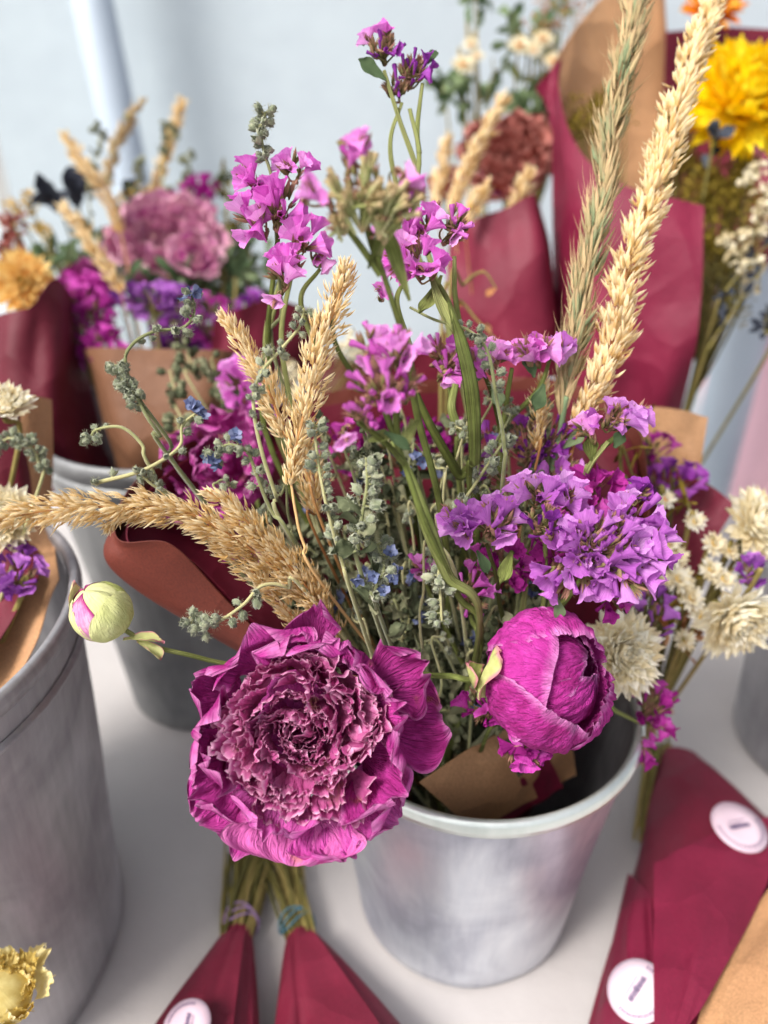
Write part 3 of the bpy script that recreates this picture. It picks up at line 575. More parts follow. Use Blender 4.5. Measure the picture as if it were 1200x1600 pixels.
statice('tall lone statice stem with two dark violet heads against the white tent wall',
 [PP([(640, 170, .36), (655, 240, .36), (652, 330, .37), (690, 470, .38), (730, 640, .39), (742, 760, .40)])+[root()],
  PP([(600, 110, .358), (625, 190, .36), (648, 255, .362), (655, 300, .366)]),
  PP([(628, 160, .362), (610, 220, .365), (620, 290, .37), (660, 420, .38)]),
  PP([(660, 130, .36), (652, 200, .36), (655, 240, .36)])],
 [(602, 72, .358, 36, 22, 9, (0, 1), .25, .4, .75, 'violet', 1.6), (572, 62, .357, 8, 8, 2, (-.7, 1), 1, 1, .8, 'pink', 1), (600, 48, .357, 10, 8, 2, (0, 1), 1, 1, .85, 'pink', 1), (648, 108, .36, 30, 26, 13, (.4, 1), .35, .4, .72, 'violet', 1.5), (618, 132, .362, 26, 22, 3, (-.3, 1), 0, 0, .9, 'violet', 3.5)],
 [(603, 125, .357, 150, .016, .008, 1), (668, 100, .36, 60, .009, .005, 3)], seed=1)
statice('bright pink statice spike at the upper left beside the dark seed stalk',
 [PP([(440, 330, .34), (425, 450, .35), (420, 560, .37), (450, 760, .40)])+[root()], PP([(470, 350, .34), (455, 430, .35), (440, 540, .36), (470, 700, .38)]), PP([(500, 420, .345), (470, 470, .35), (500, 560, .36)])],
 [(398, 275, .338, 24, 22, 5, (-.2, 1), .9, .6, 1.05, 'pink', .8), (462, 258, .34, 28, 16, 5, (.2, 1), .9, .9, 1.05, 'pink', .8), (392, 340, .335, 28, 34, 7, (-.5, .6), 1, .5, 1.15, 'pink', .6), (440, 320, .333, 32, 38, 9, (.2, .8), .9, .5, 1.15, 'pink', .8), (475, 370, .335, 30, 28, 6, (.4, .5), .9, .6, 1.15, 'pink', .7), (446, 420, .33, 30, 26, 6, (0, .2), 1, .1, 1.05, 'pink', .7), (433, 470, .333, 8, 8, 1, (-.2, -.6), 1, 1, 1.1, 'pink', 1), (505, 405, .34, 18, 14, 3, (.5, -.2), 1, 1, 1.1, 'pink', .8), (375, 262, .345, 14, 16, 0, (0, 1), 0, 0, 1, 'pink', 1)],
 [(418, 400, .345, 300, .010, .004, 2)], seed=2)
# blurred near stem seen from behind its flowers
statice('nearest blurred statice spray of green calyces with three pale pink petals',
 [PP([(590, 400, .262), (640, 560, .28), (650, 640, .30), (700, 900, .36)])+[root()], PP([(560, 300, .255), (575, 360, .26), (590, 410, .265)]), PP([(620, 300, .255), (600, 370, .26), (590, 410, .265)]), PP([(520, 330, .255), (560, 380, .26), (595, 430, .265)]), PP([(640, 290, .255), (600, 345, .26)])],
 [(565, 300, .25, 66, 56, 20, (0, 1), 0.0, 0, .62, None, .8), (610, 320, .252, 52, 50, 14, (.4, 1), 0, 0, .62, None, .8), (600, 345, .256, 40, 30, 9, (0, 1), 0, 0, .6, None, .6), (560, 222, .248, 10, 5, 2, (0, 1), 1, 1, 1.0, 'pink', 1), (485, 298, .248, 6, 6, 2, (-.7, .4), 1, 1, 1.1, 'pink', 1), (638, 285, .25, 8, 6, 2, (.8, 0), 1, 1, 1.0, 'pink', 1), (520, 335, .25, 26, 30, 7, (-.7, 1), 0.1, 0, .62, None, .8), (545, 250, .25, 14, 16, 3, (-.5, 1), .2, 0, .8, 'pink', 1.), (655, 300, .252, 20, 10, 3, (.8, .5), 0.1, 0, .8, None, 1.)],
 [(575, 420, .262, 70, .03, .004, 2), (640, 470, .27, 110, .028, .006, 4)], seed=3)
statice('pink statice head above the ribbed green stems in the middle',
 [PP([(660, 410, .33), (700, 470, .335), (728, 560, .34), (742, 680, .36), (740, 760, .38)])+[root()], PP([(710, 400, .335), (712, 470, .34), (730, 560, .345)]), PP([(640, 430, .33), (620, 470, .33), (640, 540, .34)])],
 [(625, 365, .328, 38, 42, 10, (-.3, .8), .95, .5, 1.12, 'pink', .7), (655, 405, .325, 40, 28, 8, (0, .2), 1, .3, 1.1, 'pink', .7), (665, 345, .33, 34, 28, 7, (.2, 1), .8, .5, 1.0, 'pink', .9), (715, 352, .333, 20, 34, 7, (.5, .6), .7, .4, .9, 'pink', 1.4), (596, 458, .33, 7, 7, 1, (-.3, -.8), 1, 1, 1.0, 'pink', 1), (610, 410, .33, 16, 20, 3, (-.7, 0), 1, .5, 1.1, 'pink', 1)],
 [(690, 430, .334, 250, .03, .007, 4), (670, 420, .33, 285, .035, .006, 2)], seed=4)
statice('blurred pink statice with narrow unopened florets left of the green blade stem',
 [PP([(600, 640, .275), (630, 720, .285), (665, 820, .30), (715, 930, .33), (750, 1010, .36)])+[root()], PP([(560, 660, .27), (600, 690, .275), (632, 725, .285)]), PP([(640, 560, .27), (620, 640, .275), (622, 700, .283)]), PP([(645, 655, .275), (628, 700, .282)])],
 [(575, 540, .272, 26, 30, 6, (-.3, 1), .8, .8, .95, 'pink', .9), (625, 545, .268, 34, 26, 6, (.2, 1), .6, .7, 1.0, 'pink', 1.2), (590, 600, .266, 44, 40, 12, (-.3, .8), .1, .5, .95, 'pink', 1.6), (560, 650, .268, 26, 26, 6, (-.8, .3), .15, .5, .95, 'pink', 1.4), (640, 600, .27, 20, 26, 5, (.4, .8), .2, .5, .9, 'pink', 1.6), (537, 690, .266, 6, 6, 1, (-.4, -.9), 1, 1, 1.1, 'pink', 1)],
 [(655, 655, .275, 235, .014, .005, 2), (600, 675, .272, 330, .012, .005, 1), (575, 690, .275, 20, .01, .005, 2)], seed=5)
statice('small pink statice head in front of the kraft paper band',
 [PP([(700, 590, .36), (712, 660, .37), (735, 760, .385)])+[root()]],
 [(685, 545, .36, 24, 22, 7, (-.2, 1), .4, .4, .8, 'pink', 1.5), (703, 572, .357, 32, 26, 12, (.2, .3), .6, .3, .85, 'pink', 1.2)], [(728, 600, .36, 30, .012, .006, 1)], seed=6)
statice('row of frilled lilac pink statice fans beside the straw grass',
 [PP([(800, 575, .35), (790, 640, .36), (780, 760, .38)])+[root()], PP([(860, 560, .35), (840, 610, .355), (790, 660, .365)]), PP([(750, 570, .35), (770, 620, .36), (784, 680, .37)])],
 [(772, 552, .348, 30, 14, 5, (0, 1), 1, 1, 1.25, 'pink', 1), (833, 545, .346, 36, 12, 6, (0, 1), 1, 1, 1.4, 'pink', 1.5), (880, 538, .35, 12, 10, 3, (.3, 1), 1, 1, 1.1, 'lilac', 1), (740, 566, .35, 14, 16, 3, (-.5, 1), 1, 1, 1.2, 'pink', 1), (835, 570, .35, 34, 14, 0, (0, 1), 0, 0, 1., 'pink', 1)],
 [(835, 590, .35, 110, .012, .008, 1), (850, 600, .35, 250, .014, .008, 3), (770, 600, .352, 290, .012, .007, 1)], seed=7)
statice('small violet statice buds below the straw grass stems',
 [PP([(850, 740, .37), (840, 800, .38)])+[root()]],
 [(820, 690, .372, 42, 40, 18, (-.2, 1), .25, .3, .8, 'violet', 1.0), (865, 680, .37, 40, 34, 14, (.3, 1), .35, .3, .8, 'violet', 1.2), (880, 735, .365, 30, 20, 7, (.4, .4), .6, .4, .9, 'lilac', 1.2), (760, 720, .375, 22, 60, 10, (-.4, .5), .3, .3, .75, 'violet', 1.)],
 [(880, 700, .365, 40, .014, .007, 1), (870, 745, .365, 290, .016, .009, 3)], seed=8)
statice('violet pink statice fan head at the right over the kraft flap',
 [PP([(950, 690, .345), (918, 735, .35), (900, 800, .37)])+[root()], PP([(985, 665, .345), (940, 700, .347)])],
 [(965, 648, .342, 38, 18, 8, (.2, 1), 1, 1, 1.15, 'lilac', 1.6), (912, 668, .343, 12, 14, 2, (-.8, .6), 1, 1, 1.15, 'pink', 1), (1005, 645, .345, 10, 10, 2, (.8, .6), 1, 1, 1., 'lilac', 1), (960, 680, .344, 30, 16, 0, (0, 1), 0, 0, 1., 'pink', 1)],
 [(925, 720, .347, 100, .012, .008, 2), (960, 700, .346, 60, .010, .007, 1)], seed=9)
statice('large lilac statice spray fanned out above the half closed peony',
 [PP([(930, 870, .335), (890, 930, .35), (840, 1000, .37)])+[root()], PP([(850, 800, .335), (852, 900, .35), (845, 980, .365)]), PP([(760, 850, .335), (775, 900, .345), (782, 950, .36), (800, 1010, .375)])],
 [(722, 808, .328, 30, 34, 9, (-.3, .6), .95, .4, 1.1, 'lilac', 1.0), (778, 812, .327, 34, 34, 9, (.2, .8), 1, .6, 1.15, 'lilac', .9), (840, 765, .332, 44, 24, 9, (0, 1), 1, .9, 1.2, 'lilac', .7), (892, 772, .334, 24, 22, 5, (.3, 1), 1, .9, 1.25, 'lilac', .7), (850, 815, .324, 34, 30, 10, (0, .5), .35, .3, .85, 'violet', 1.8), (885, 890, .322, 52, 46, 15, (-.4, -.5), 1, .2, 1.2, 'lilac', .6), (940, 840, .320, 60, 46, 24, (.1, .3), .35, .3, .95, 'lilac', 1.3), (915, 840, .322, 40, 30, 7, (-.1, .8), 1, .2, 1.25, 'lilac', .4), (990, 800, .328, 42, 32, 11, (.6, .7), .9, .6, 1.2, 'lilac', .6), (1010, 855, .325, 42, 46, 12, (.9, .2), .95, .7, 1.2, 'lilac', .6), (965, 905, .322, 60, 26, 10, (.3, -.8), 1, .3, 1.15, 'lilac', .6), (1000, 765, .335, 18, 16, 5, (.5, 1), .5, .6, .85, 'violet', 1.)],
 [(800, 860, .33, 250, .016, .007, 2), (745, 860, .33, 300, .012, .006, 3), (870, 935, .325, 280, .01, .006, 1)], seed=10)
statice('magenta statice clump hidden behind the lilac spray',
 [PP([(820, 880, .36), (815, 960, .37)])+[root()]],
 [(800, 870, .355, 60, 40, 14, (0, 1), .8, .4, 1.0, 'magfl', .6), (930, 770, .36, 52, 34, 14, (.3, 1), .9, .5, 1.15, 'magfl', .3), (870, 870, .352, 30, 30, 7, (0, .4), .9, .4, 1.1, 'magfl', .3)], seed=11)
statice('tiny magenta statice buds between the peonies and the lilac spray',
 [PP([(735, 960, .36), (740, 1040, .37)])+[root()], PP([(660, 900, .36), (700, 990, .37), (735, 1060, .38)])],
 [(655, 884, .352, 22, 18, 5, (-.4, .7), .6, .2, .85, 'pink', .8), (740, 920, .352, 34, 40, 11, (.2, .3), .4, .3, .85, 'pink', 1.0), (752, 880, .355, 24, 30, 7, (0, 1), .3, .4, .8, 'magfl', 1.)], seed=12)
statice('small magenta statice sprig hanging over the bucket under the half closed peony',
 [PP([(780, 1130, .36), (760, 1150, .37)])+[root()]],
 [(748, 1105, .352, 34, 34, 11, (-.3, .2), .4, .3, .85, 'magfl', .8), (815, 1172, .345, 36, 26, 10, (-.1, -1), .8, .5, .95, 'magfl', .8), (845, 1165, .345, 14, 24, 4, (.1, -1), .8, .5, .9, 'magfl', .8), (952, 945, .345, 26, 20, 5, (.2, -.6), .6, .5, .9, 'magfl', .8)], seed=13)
statice('small magenta statice sprig beyond the bucket rim at the right',
 [PP([(1000, 1130, .42), (960, 1110, .42), (920, 1090, .42)])+[root()]],
 [(1018, 1095, .42, 38, 34, 16, (.3, .6), .6, .5, .95, 'magfl', 1.4), (1030, 1140, .42, 22, 18, 6, (.5, -.3), .7, .5, .95, 'magfl', 1.0), (1008, 1180, .415, 14, 24, 5, (0, -1), .8, .5, .9, 'magfl', 1.)], [(1000, 1150, .42, 300, .02, .008, 2)], seed=14)
statice('magenta statice filling the wrap behind the middle stems',
 [PP([(640, 720, .43), (660, 860, .42)])+[root()]],
 [(620, 690, .43, 70, 40, 20, (0, 1), .9, .5, 1.1, 'magfl', .2), (700, 690, .43, 50, 34, 14, (0, 1), .9, .5, 1.1, 'magfl', .3), (540, 700, .43, 40, 50, 10, (0, 1), .8, .5, 1.1, 'magfl', .3)], seed=15)
statice('soft pink statice clump behind the left straw grass heads',
 [PP([(400, 700, .44), (430, 860, .43)])+[root()]],
 [(385, 600, .46, 36, 40, 14, (-.3, 1), 1, .6, 1.4, 'pink', .1), (400, 640, .47, 30, 30, 8, (-.2, 1), 1, .6, 1.4, 'pink', .1)], seed=16)

# ------------------------------------------------------------------ extra ribbed stems and blades
def blade(label, pts, w, mat='green', name='green_blade', cat='leaf blade'):
    t = MB(); q = spline(pts, 40); m = len(q); t.tube(q, list(w), 8, flat=.28, flatdir=BK+.25*RT); o = single(name, t, M[mat], label, cat, 'winged stems and leaves in the centre bouquet'); return o
blade('flat green leaf blade standing right of the centre, widest in the middle', PP([(700, 470, .325), (722, 540, .32), (738, 620, .32), (742, 720, .33), (735, 800, .35)])+[root()], [.0005, .0030, .0034, .0026, .0012, .001])
blade('winged green stem running down to the right from the blurred pink florets', PP([(640, 590, .33), (670, 660, .335), (715, 740, .35), (745, 800, .37)])+[root()], [.0012, .002, .0024, .0018, .0012])
blade('broad olive winged stem crossing the middle diagonally', PP([(610, 690, .30), (640, 740, .30), (668, 820, .305), (700, 900, .32), (748, 995, .35)])+[root()], [.0010, .0016, .0032, .0026, .0016, .0012])
blade('short narrow green blade below the small pink statice head', PP([(712, 600, .35), (706, 640, .35), (722, 690, .355), (718, 760, .37)])+[root()], [.0016, .0022, .0016, .001])
blade('thin green stalk just behind the upright straw head', PP([(540, 430, .37), (520, 520, .375), (560, 600, .38), (620, 700, .39)])+[root()], [.0012, .0014, .0012])
blade('pair leaf of yellowish green climbing left of the pink spike', PP([(440, 440, .36), (418, 520, .37), (422, 600, .385), (450, 720, .40)])+[root()], [.0018, .002, .0016])

# ------------------------------------------------------------------ grasses
def grass_head(mb, path, width, seed, dens=1.0, hl=.0056, hw=.0013, ang=(12, 44), awn=0, tip=(.35, 1, 1, .75), mi=0):
    """seed head along path (tip first). width list scaled by tip profile"""
    r_ = np.random.default_rng(seed); q = spline(path, 200); seg = np.linalg.norm(np.diff(q, axis=0), axis=1); Ls = np.concatenate([[0], np.cumsum(seg)]); tot = Ls[-1]
    T = np.gradient(q, axis=0); T /= np.linalg.norm(T, axis=1)[:, None]
    n = int(tot/.00022*dens); prof = np.interp(np.linspace(0, 1, n), np.linspace(0, 1, len(tip)), tip)
    nc = int(tot/.0042)+3; cz = r_.uniform(0, 6.283, (nc, 3)); cw = r_.uniform(.62, 1.4, (nc, 3)); cl = r_.uniform(-1, 1, (nc, 3, 3))
    for i in range(n):
        s = (i+.5)/n*tot; j = min(np.searchsorted(Ls, s), len(q)-1); p = q[j]; d = -T[j]      # towards the tip
        ci = min(int(s/.0042+r_.uniform(-.6, .6)), nc-1); ci = max(ci, 0); ck = r_.integers(3); a = cz[ci, ck]+r_.normal()*.55
        x = nrm(np.cross(d, [.2, .3, .9])); y = np.cross(d, x); o = x*math.cos(a)+y*math.sin(a)
        w = width*prof[i]*cw[ci, ck]*r_.uniform(.85, 1.15); rr = w*math.sqrt(r_.uniform(.08, 1.))
        e = R(r_.uniform(*ang))*(.5+.6*rr/w if w > 0 else 1); dd = d*math.cos(e)+o*math.sin(e)+r_.normal(size=3)*.12+cl[ci, ck]*.14
        l = hl*r_.uniform(.7, 1.25)*(.7+.3*prof[i])
        pos = p+o*rr*.8-d*l*.2; sd = np.cross(dd, o)+r_.normal(size=3)*.3
        mb.husk(pos, dd, sd, l, hw*r_.uniform(.7, 1.2), tone=r_.uniform(), mi=mi, curl=r_.uniform(-.05, .18))
        if r_.uniform() < awn: mb.husk(pos+nrm(dd)*l*.6, dd+r_.normal(size=3)*.08, sd, l*1.1, .00025, tone=.8, mi=mi)
def grass(label, path, stem, width, seed, mat='straw', smat='tan', group='dried straw grass heads in the centre bouquet', extra=(), sw=.0007, **kw):
    base = stem[-1]; t = Thing('grass_stem', label, 'dried grass', tuple(base), group)
    mb = MB(); mb.tube(spline([path[-1]]+stem, 30), [sw*.8, sw*1.2], 7); mb.tube(spline(path, 40), [.0003, sw], 6); t.part('stem', mb, M[smat])
    mb = MB(); grass_head(mb, path, width, seed, **kw)
    t.part('seed_head', mb, M[mat])
    for i, (p2, w2) in enumerate(extra):
        mb = MB(); grass_head(mb, p2, w2, seed+50+i, **kw); mb.tube(spline(p2, 20), .0004, 6); t.part('seed_head', mb, M[mat])
    return t
grass('long drooping straw grass head reaching over the left paper flap to the left edge',
 PP([(-30, 822, .30), (60, 800, .305), (160, 792, .312), (270, 795, .32), (350, 830, .325), (420, 880, .335), (490, 940, .345)]), PP([(520, 990, .36)])+[root()], .0062, 21, dens=2.2, tip=(.35, .8, 1.05, .9, 1, 1.25, 1.1, .6))
grass('shorter straw grass head lying on top of the long drooping one',
 PP([(322, 765, .318), (370, 800, .322), (420, 850, .33), (470, 905, .338), (505, 955, .345)]), PP([(530, 1000, .36)])+[root()], .0066, 22, dens=2.0, tip=(.3, .8, 1.1, 1.1, .7))
grass('straw grass head falling left low over the dark wrap, under the long one',
 PP([(160, 822, .318), (210, 800, .322), (300, 815, .328), (360, 860, .335), (430, 930, .345), (470, 980, .35)]), PP([(500, 1020, .37)])+[root()], .0052, 26, dens=1.6, tip=(.3, .8, .8, 1.0, 1, .7))
grass('upright straw grass head with thin curved stalk in the centre left',
 PP([(542, 410, .325), (528, 470, .325), (500, 545, .325), (482, 620, .325), (465, 690, .325), (455, 755, .326)]), PP([(462, 800, .327), (475, 850, .33), (520, 935, .345)])+[root()], .0064, 23, dens=1.9, tip=(.35, .8, 1, 1.0, .95, .7, .3))
grass('bent straw grass head leaning left behind the upright one',
 PP([(350, 490, .335), (385, 555, .335), (415, 600, .335), (445, 680, .338)]), PP([(480, 740, .345), (520, 860, .36)])+[root()], .0058, 24, dens=1.7, tip=(.3, .75, .7, 1.1, 1, .5))
grass('small straw grass tuft low behind the grey centre stalk',
 PP([(478, 690, .35), (486, 740, .35), (492, 800, .352)]), PP([(505, 860, .36)])+[root()], .0062, 25, dens=1.7, tip=(.6, 1, 1, .5))
grass('thick straw grass head in shadow behind the peony top',
 PP([(400, 830, .345), (450, 880, .348), (490, 930, .352), (520, 990, .36)]), PP([(540, 1040, .37)])+[root()], .0075, 27, dens=1.9, tip=(.5, 1, 1.1, .8))
grass('tall feathery straw grass head at the upper right, the thickest one',
 PP([(1135, -40, .42), (1092, 60, .40), (1058, 170, .385), (1025, 290, .375), (985, 400, .365), (965, 500, .36), (940, 590, .36), (905, 660, .362)]), PP([(890, 720, .37)])+[root()], .0064, 28, dens=1.7, hl=.0078, hw=.0020, tip=(.5, .7, .8, .95, 1., 1.05, .85, 1.1, 1, .5))
grass('green brown wheat like spike left of the thickest straw head',
 PP([(1010, -60, .40), (985, 60, .385), (957, 190, .375), (945, 290, .37), (925, 390, .365), (905, 500, .362), (885, 600, .362), (878, 640, .362)]), PP([(870, 700, .37)])+[root()], .0050, 29, mat='wheat', smat='wheatgreen', dens=.9, hl=.014, hw=.0018, ang=(6, 20), awn=.7, sw=.0014, tip=(1, 1, .9, .9, .9, 1, .9, .5))
grass('small tan grass tip in front of the kraft band', PP([(850, 590, .36), (843, 640, .362), (838, 700, .365)]), PP([(830, 760, .37)])+[root()], .0040, 30, dens=1.3, tip=(.4, 1, .9, .4))

# ------------------------------------------------------------------ grey forget-me-not stalks (hairy cups)
def cup_mesh(seed, hairs=34):
    r_ = np.random.default_rng(seed); mb = MB(); mb.ball((0, 0, .0012), .0012, 8, 6, tone=.3, lump=.1)
    for k in range(5):
        a = k*1.2566+r_.uniform(-.2, .2); g = petal(.0042*r_.uniform(.8, 1.2), .0034, a0=R(10), a1=R(r_.uniform(60, 120)), cup=.7, ruf=.12, rf=1.5, nu=7, nv=7, seed=seed*9+k, notch=.1, base=.5)
        mb.grid(xf(g, place(a, R(25), .0004, 0)), tone=r_.uniform(.2, .9))
    for k in range(hairs):
        d = nrm(r_.normal(size=3)+[0, 0, .3]); mb.husk(d*.0016+[0, 0, .0014], d, r_.normal(size=3), .0016, .00014, tone=1)
    return mb.mesh('seed_cup', mats=[M['sage']])
CUP = [cup_mesh(i) for i in range(6)]
def blue_mesh(seed):
    r_ = np.random.default_rng(seed); mb = MB()
    for k in range(5):
        g = petal(.0034, .0030, a0=R(5), a1=R(r_.uniform(-10, 50)), cup=.3, ruf=.1, nu=7, nv=6, seed=seed*9+k, notch=.2, base=.5); mb.grid(xf(g, place(k*1.2566, R(15), .0003, 0)))
    mb.tube([(0, 0, -.002), (0, 0, .0006)], .0007, 6, tone=0); return mb.mesh('blue_flower', mats=[M['blue']])
BLU = [blue_mesh(i) for i in range(3)]
def cyno(label, path, n, seed, blues=(), w=.0008, size=1.0, merge=False, group='grey green forget-me-not stalks in the centre bouquet', t0=0.0, t1=.75, leaf=0):
    r_ = np.random.default_rng(seed); q = spline(path, 60); base = q[-1]
    t = Thing('forget_me_not_stalk', label, 'forget-me-not', tuple(base), group)
    mb = MB(); qq = q+np.cumsum(r_.normal(size=q.shape)*.00012, axis=0)*0; mb.tube(qq, [w*.7, w, w*1.3], 7)
    for k in range(120):
        j = int(r_.integers(0, 48)); d = nrm(r_.normal(size=3)); mb.husk(q[j]+d*w*.6, d, r_.normal(size=3), .0011, .00011, tone=1)
    mm = MB()
    for i in range(n):
        f = t0+(t1-t0)*(i+r_.uniform(0, .6))/n; j = int(f*59); T = nrm(q[max(j-1, 0)]-q[min(j+1, 59)])
        for k in range(2 if r_.uniform() < .5 else 1):
            o = nrm(np.cross(T, r_.normal(size=3))); d = nrm(o+T*.5); s = size*r_.uniform(.7, 1.2); pos = q[j]+o*.0016*s
            mb.tube([q[j], pos+d*.0004], w*.5, 5)
            if merge:
                for kk in range(4):
                    a = kk*1.57+r_.uniform(0, .6); g = petal(.0042*s, .0036*s, a0=R(10), a1=R(90), cup=.7, ruf=.12, rf=1.5, nu=5, nv=5, seed=int(r_.integers(9999)), base=.5)
                    mm.grid(xf(xf(g, place(a, R(25), .0004, 0)), frame(d, pos=pos)))
            else: t.inst('seed_cup', CUP[r_.integers(6)], frame(d, pos=pos, s=s, roll=r_.uniform(0, 6)))
    for k in range(leaf):
        j = int(r_.uniform(.3, .9)*59); g = petal(r_.uniform(.012, .022), r_.uniform(.005, .009), cup=.8, a1=R(r_.uniform(-90, 110)), ruf=.15, nu=8, nv=12, seed=seed+k, point=.8)
        d = nrm(r_.normal(size=3)+UP); mm.grid(xf(g, frame(np.cross(d, r_.normal(size=3)), x=d, pos=q[j])))
    t.part('stem', mb, M['sagestem'])
    if mm.n: t.part('dry_cups', mm, M['sageshade'])
    for (px, py, d) in blues:
        dr = nrm(BK*.7+UP*.5+r_.normal(size=3)*.5); t.inst('blue_flower', BLU[r_.integers(3)], frame(dr, pos=P(px, py, d), s=1.05, roll=r_.uniform(0, 6)))
    return t
cyno('curling grey stalk tipped with a tiny blue flower, highest at the left', PP([(300, 462, .335), (303, 490, .335), (285, 512, .335), (240, 518, .335), (205, 540, .335), (196, 570, .337), (215, 620, .34), (265, 690, .35), (330, 800, .37)])+[root()], 9, 1, [(296, 455, .333), (305, 457, .333), (290, 468, .333)], t1=.45)
cyno('fat hairy caterpillar like grey seed row at the left', PP([(182, 570, .338), (190, 590, .338), (212, 620, .338), (232, 655, .338), (250, 680, .342), (300, 760, .36)])+[root()], 34, 2, t1=.42, size=.95)
cyno('grey stalk with blue flowers at its bend above the drooping straw head', PP([(310, 642, .33), (285, 665, .33), (282, 695, .33), (255, 718, .33), (215, 738, .33), (160, 752, .332)])+PP([(150, 756, .333)]), 9, 3, [(300, 630, .328), (306, 637, .328), (317, 650, .328), (312, 645, .33)], t1=.98)
cyno('branch with grey cups joining the straw head behind the blue tipped stalk', PP([(210, 728, .33), (235, 755, .333), (270, 775, .338), (330, 830, .35), (450, 950, .38)])+[root()], 6, 4, t0=.06, t1=.35)
cyno('bare hooked grey tendril left of the dark gap', PP([(140, 692, .34), (150, 672, .34), (190, 668, .34), (222, 695, .342), (235, 730, .345), (330, 850, .37)])+[root()], 4, 5, t1=.3)
cyno('dark grey seed stalk rising from the bright pink spike', PP([(415, 175, .335), (408, 200, .335), (412, 235, .335), (425, 280, .336), (430, 340, .34), (440, 480, .36), (455, 640, .38)])+[root()], 16, 6, t1=.36, size=.95)
cyno('winding grey stalk crossing in front of the bent straw head', PP([(475, 482, .322), (468, 510, .32), (440, 545, .318), (410, 580, .318), (396, 620, .318), (405, 690, .32), (430, 770, .33), (470, 870, .35)])+[root()], 16, 7, [(368, 680, .318), (372, 686, .32)], t1=.62)
cyno('grey stalk with drooping blue florets in front of the back magenta peony', PP([(335, 712, .325), (355, 695, .325), (385, 705, .325), (400, 740, .328), (425, 800, .335), (480, 890, .35)])+[root()], 14, 8, [(325, 715, .324), (340, 728, .324), (333, 720, .322)], t1=.6)
cyno('straight hairy grey stalk in the centre left of the cup cluster', PP([(490, 660, .32), (500, 740, .32), (515, 810, .322), (535, 880, .33), (560, 960, .345)])+[root()], 20, 9, t1=.62)
cyno('pale grey stalk with the biggest leafy cups at dead centre', PP([(572, 715, .31), (573, 760, .31), (565, 810, .312), (560, 860, .318), (575, 930, .33)])+[root()], 13, 10, [(610, 862, .318), (622, 888, .318), (585, 900, .318), (600, 925, .318)], t0=.05, t1=.6, size=1.45, leaf=6)
cyno('thick knot of grey cups and blue petals above the open peony', PP([(590, 850, .322), (600, 890, .322), (585, 930, .325), (600, 980, .335)])+[root()], 15, 11, [(560, 905, .318), (612, 905, .318)], t1=.6, size=1.25, leaf=5)
cyno('slender arching grey stalk right of the green blade', PP([(640, 480, .33), (680, 500, .33), (730, 515, .33), (762, 550, .33), (775, 620, .33), (788, 700, .335), (782, 790, .35)])+[root()], 12, 12, t0=.25, t1=.6)
cyno('grey stalk leaning right with a bunch of hairy burrs behind the small violet buds', PP([(795, 680, .34), (770, 715, .34), (740, 760, .342), (700, 820, .345), (690, 860, .35)])+[root()], 14, 13, t1=.6, size=1.2)
cyno('low grey sprig reaching left over the dark paper above the open peony', PP([(294, 968, .325), (310, 982, .325), (340, 972, .325), (380, 945, .327), (410, 915, .33), (450, 918, .335), (500, 950, .345)])+[root()], 14, 14, t1=.55, size=1.15)
cyno('hanging brown grey burr pair left of the lilac spray', PP([(690, 970, .325), (688, 930, .325), (685, 900, .325), (690, 870, .326), (680, 850, .33), (720, 940, .35)])+[root()], 9, 15, t1=.45, size=1.1)
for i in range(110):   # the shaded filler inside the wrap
    r_ = np.random.default_rng(400+i); u = r_.uniform(); px = 440+420*r_.uniform(); py = 660+300*r_.uniform(); d = .365+.06*r_.uniform()
    if i < 26: px, py, d = r_.uniform(620, 800), r_.uniform(950, 1120), r_.uniform(.37, .40)
    side = 'left' if px < 560 else 'right' if px > 720 else 'middle'
    top = P(px, py, d); b = root(); mid = (top+b)/2+np.array([(px-640)*.00006, r_.uniform(-.02, .01), .01])
    cyno('grey green filler stalk %s %s' % ('dotted with faded blue' if i % 3 == 0 else 'without blue flowers', 'low between the peonies' if i < 26 else 'behind the upright straw head' if px < 560 else 'under the lilac spray' if px > 720 else 'beside the leafy centre stalk'), [top+r_.normal(size=3)*.006, top, mid, b], 9, 500+i, [(px+r_.uniform(-12, 12), py+r_.uniform(-8, 12), d-.006) for k in range(2)] if i % 3 == 0 else (), merge=True, group='shaded filler stalks in the heart of the bouquet', t1=.8, size=1.05, leaf=8)

TEND = (('hooked over the wrap shadow left of the upright straw head', 430, 760), ('curling beside the blue petals', 640, 800), ('looping under the ribbed green stems', 690, 720), ('bent above the open peony', 560, 960), ('arching over the small violet buds', 800, 640), ('twisting before the back magenta peony', 410, 800), ('curling between the two green blades', 720, 660), ('coiled left of the lilac spray', 670, 860), ('hanging over the half closed peony stem', 690, 1010), ('rising beside the leafy centre stalk', 540, 700), ('drooping beneath the row of pink fans', 770, 620), ('poking out above the drooping straw head', 350, 760))
for i, (lab, x, y) in enumerate(TEND):
    r_ = np.random.default_rng(900+i); a = r_.uniform(0, 6.28); d = .335+.03*r_.uniform(); R0 = r_.uniform(9, 18)
    pts = [P(x+R0*math.cos(a+k*.9)*(1-.12*k), y+R0*math.sin(a+k*.9)*(1-.12*k), d+.002*k) for k in range(5)][::-1]
    pts += [P(x+(640-x)*.15+r_.uniform(-10, 10), y+60, d+.012), P(x+(640-x)*.35, y+150, d+.025)]
    cyno('thin dry tendril '+lab, pts+[root()], 5, 920+i, w=.00055, t0=.02, t1=.5, size=.8, group='thin dry tendrils tangled through the centre bouquet')

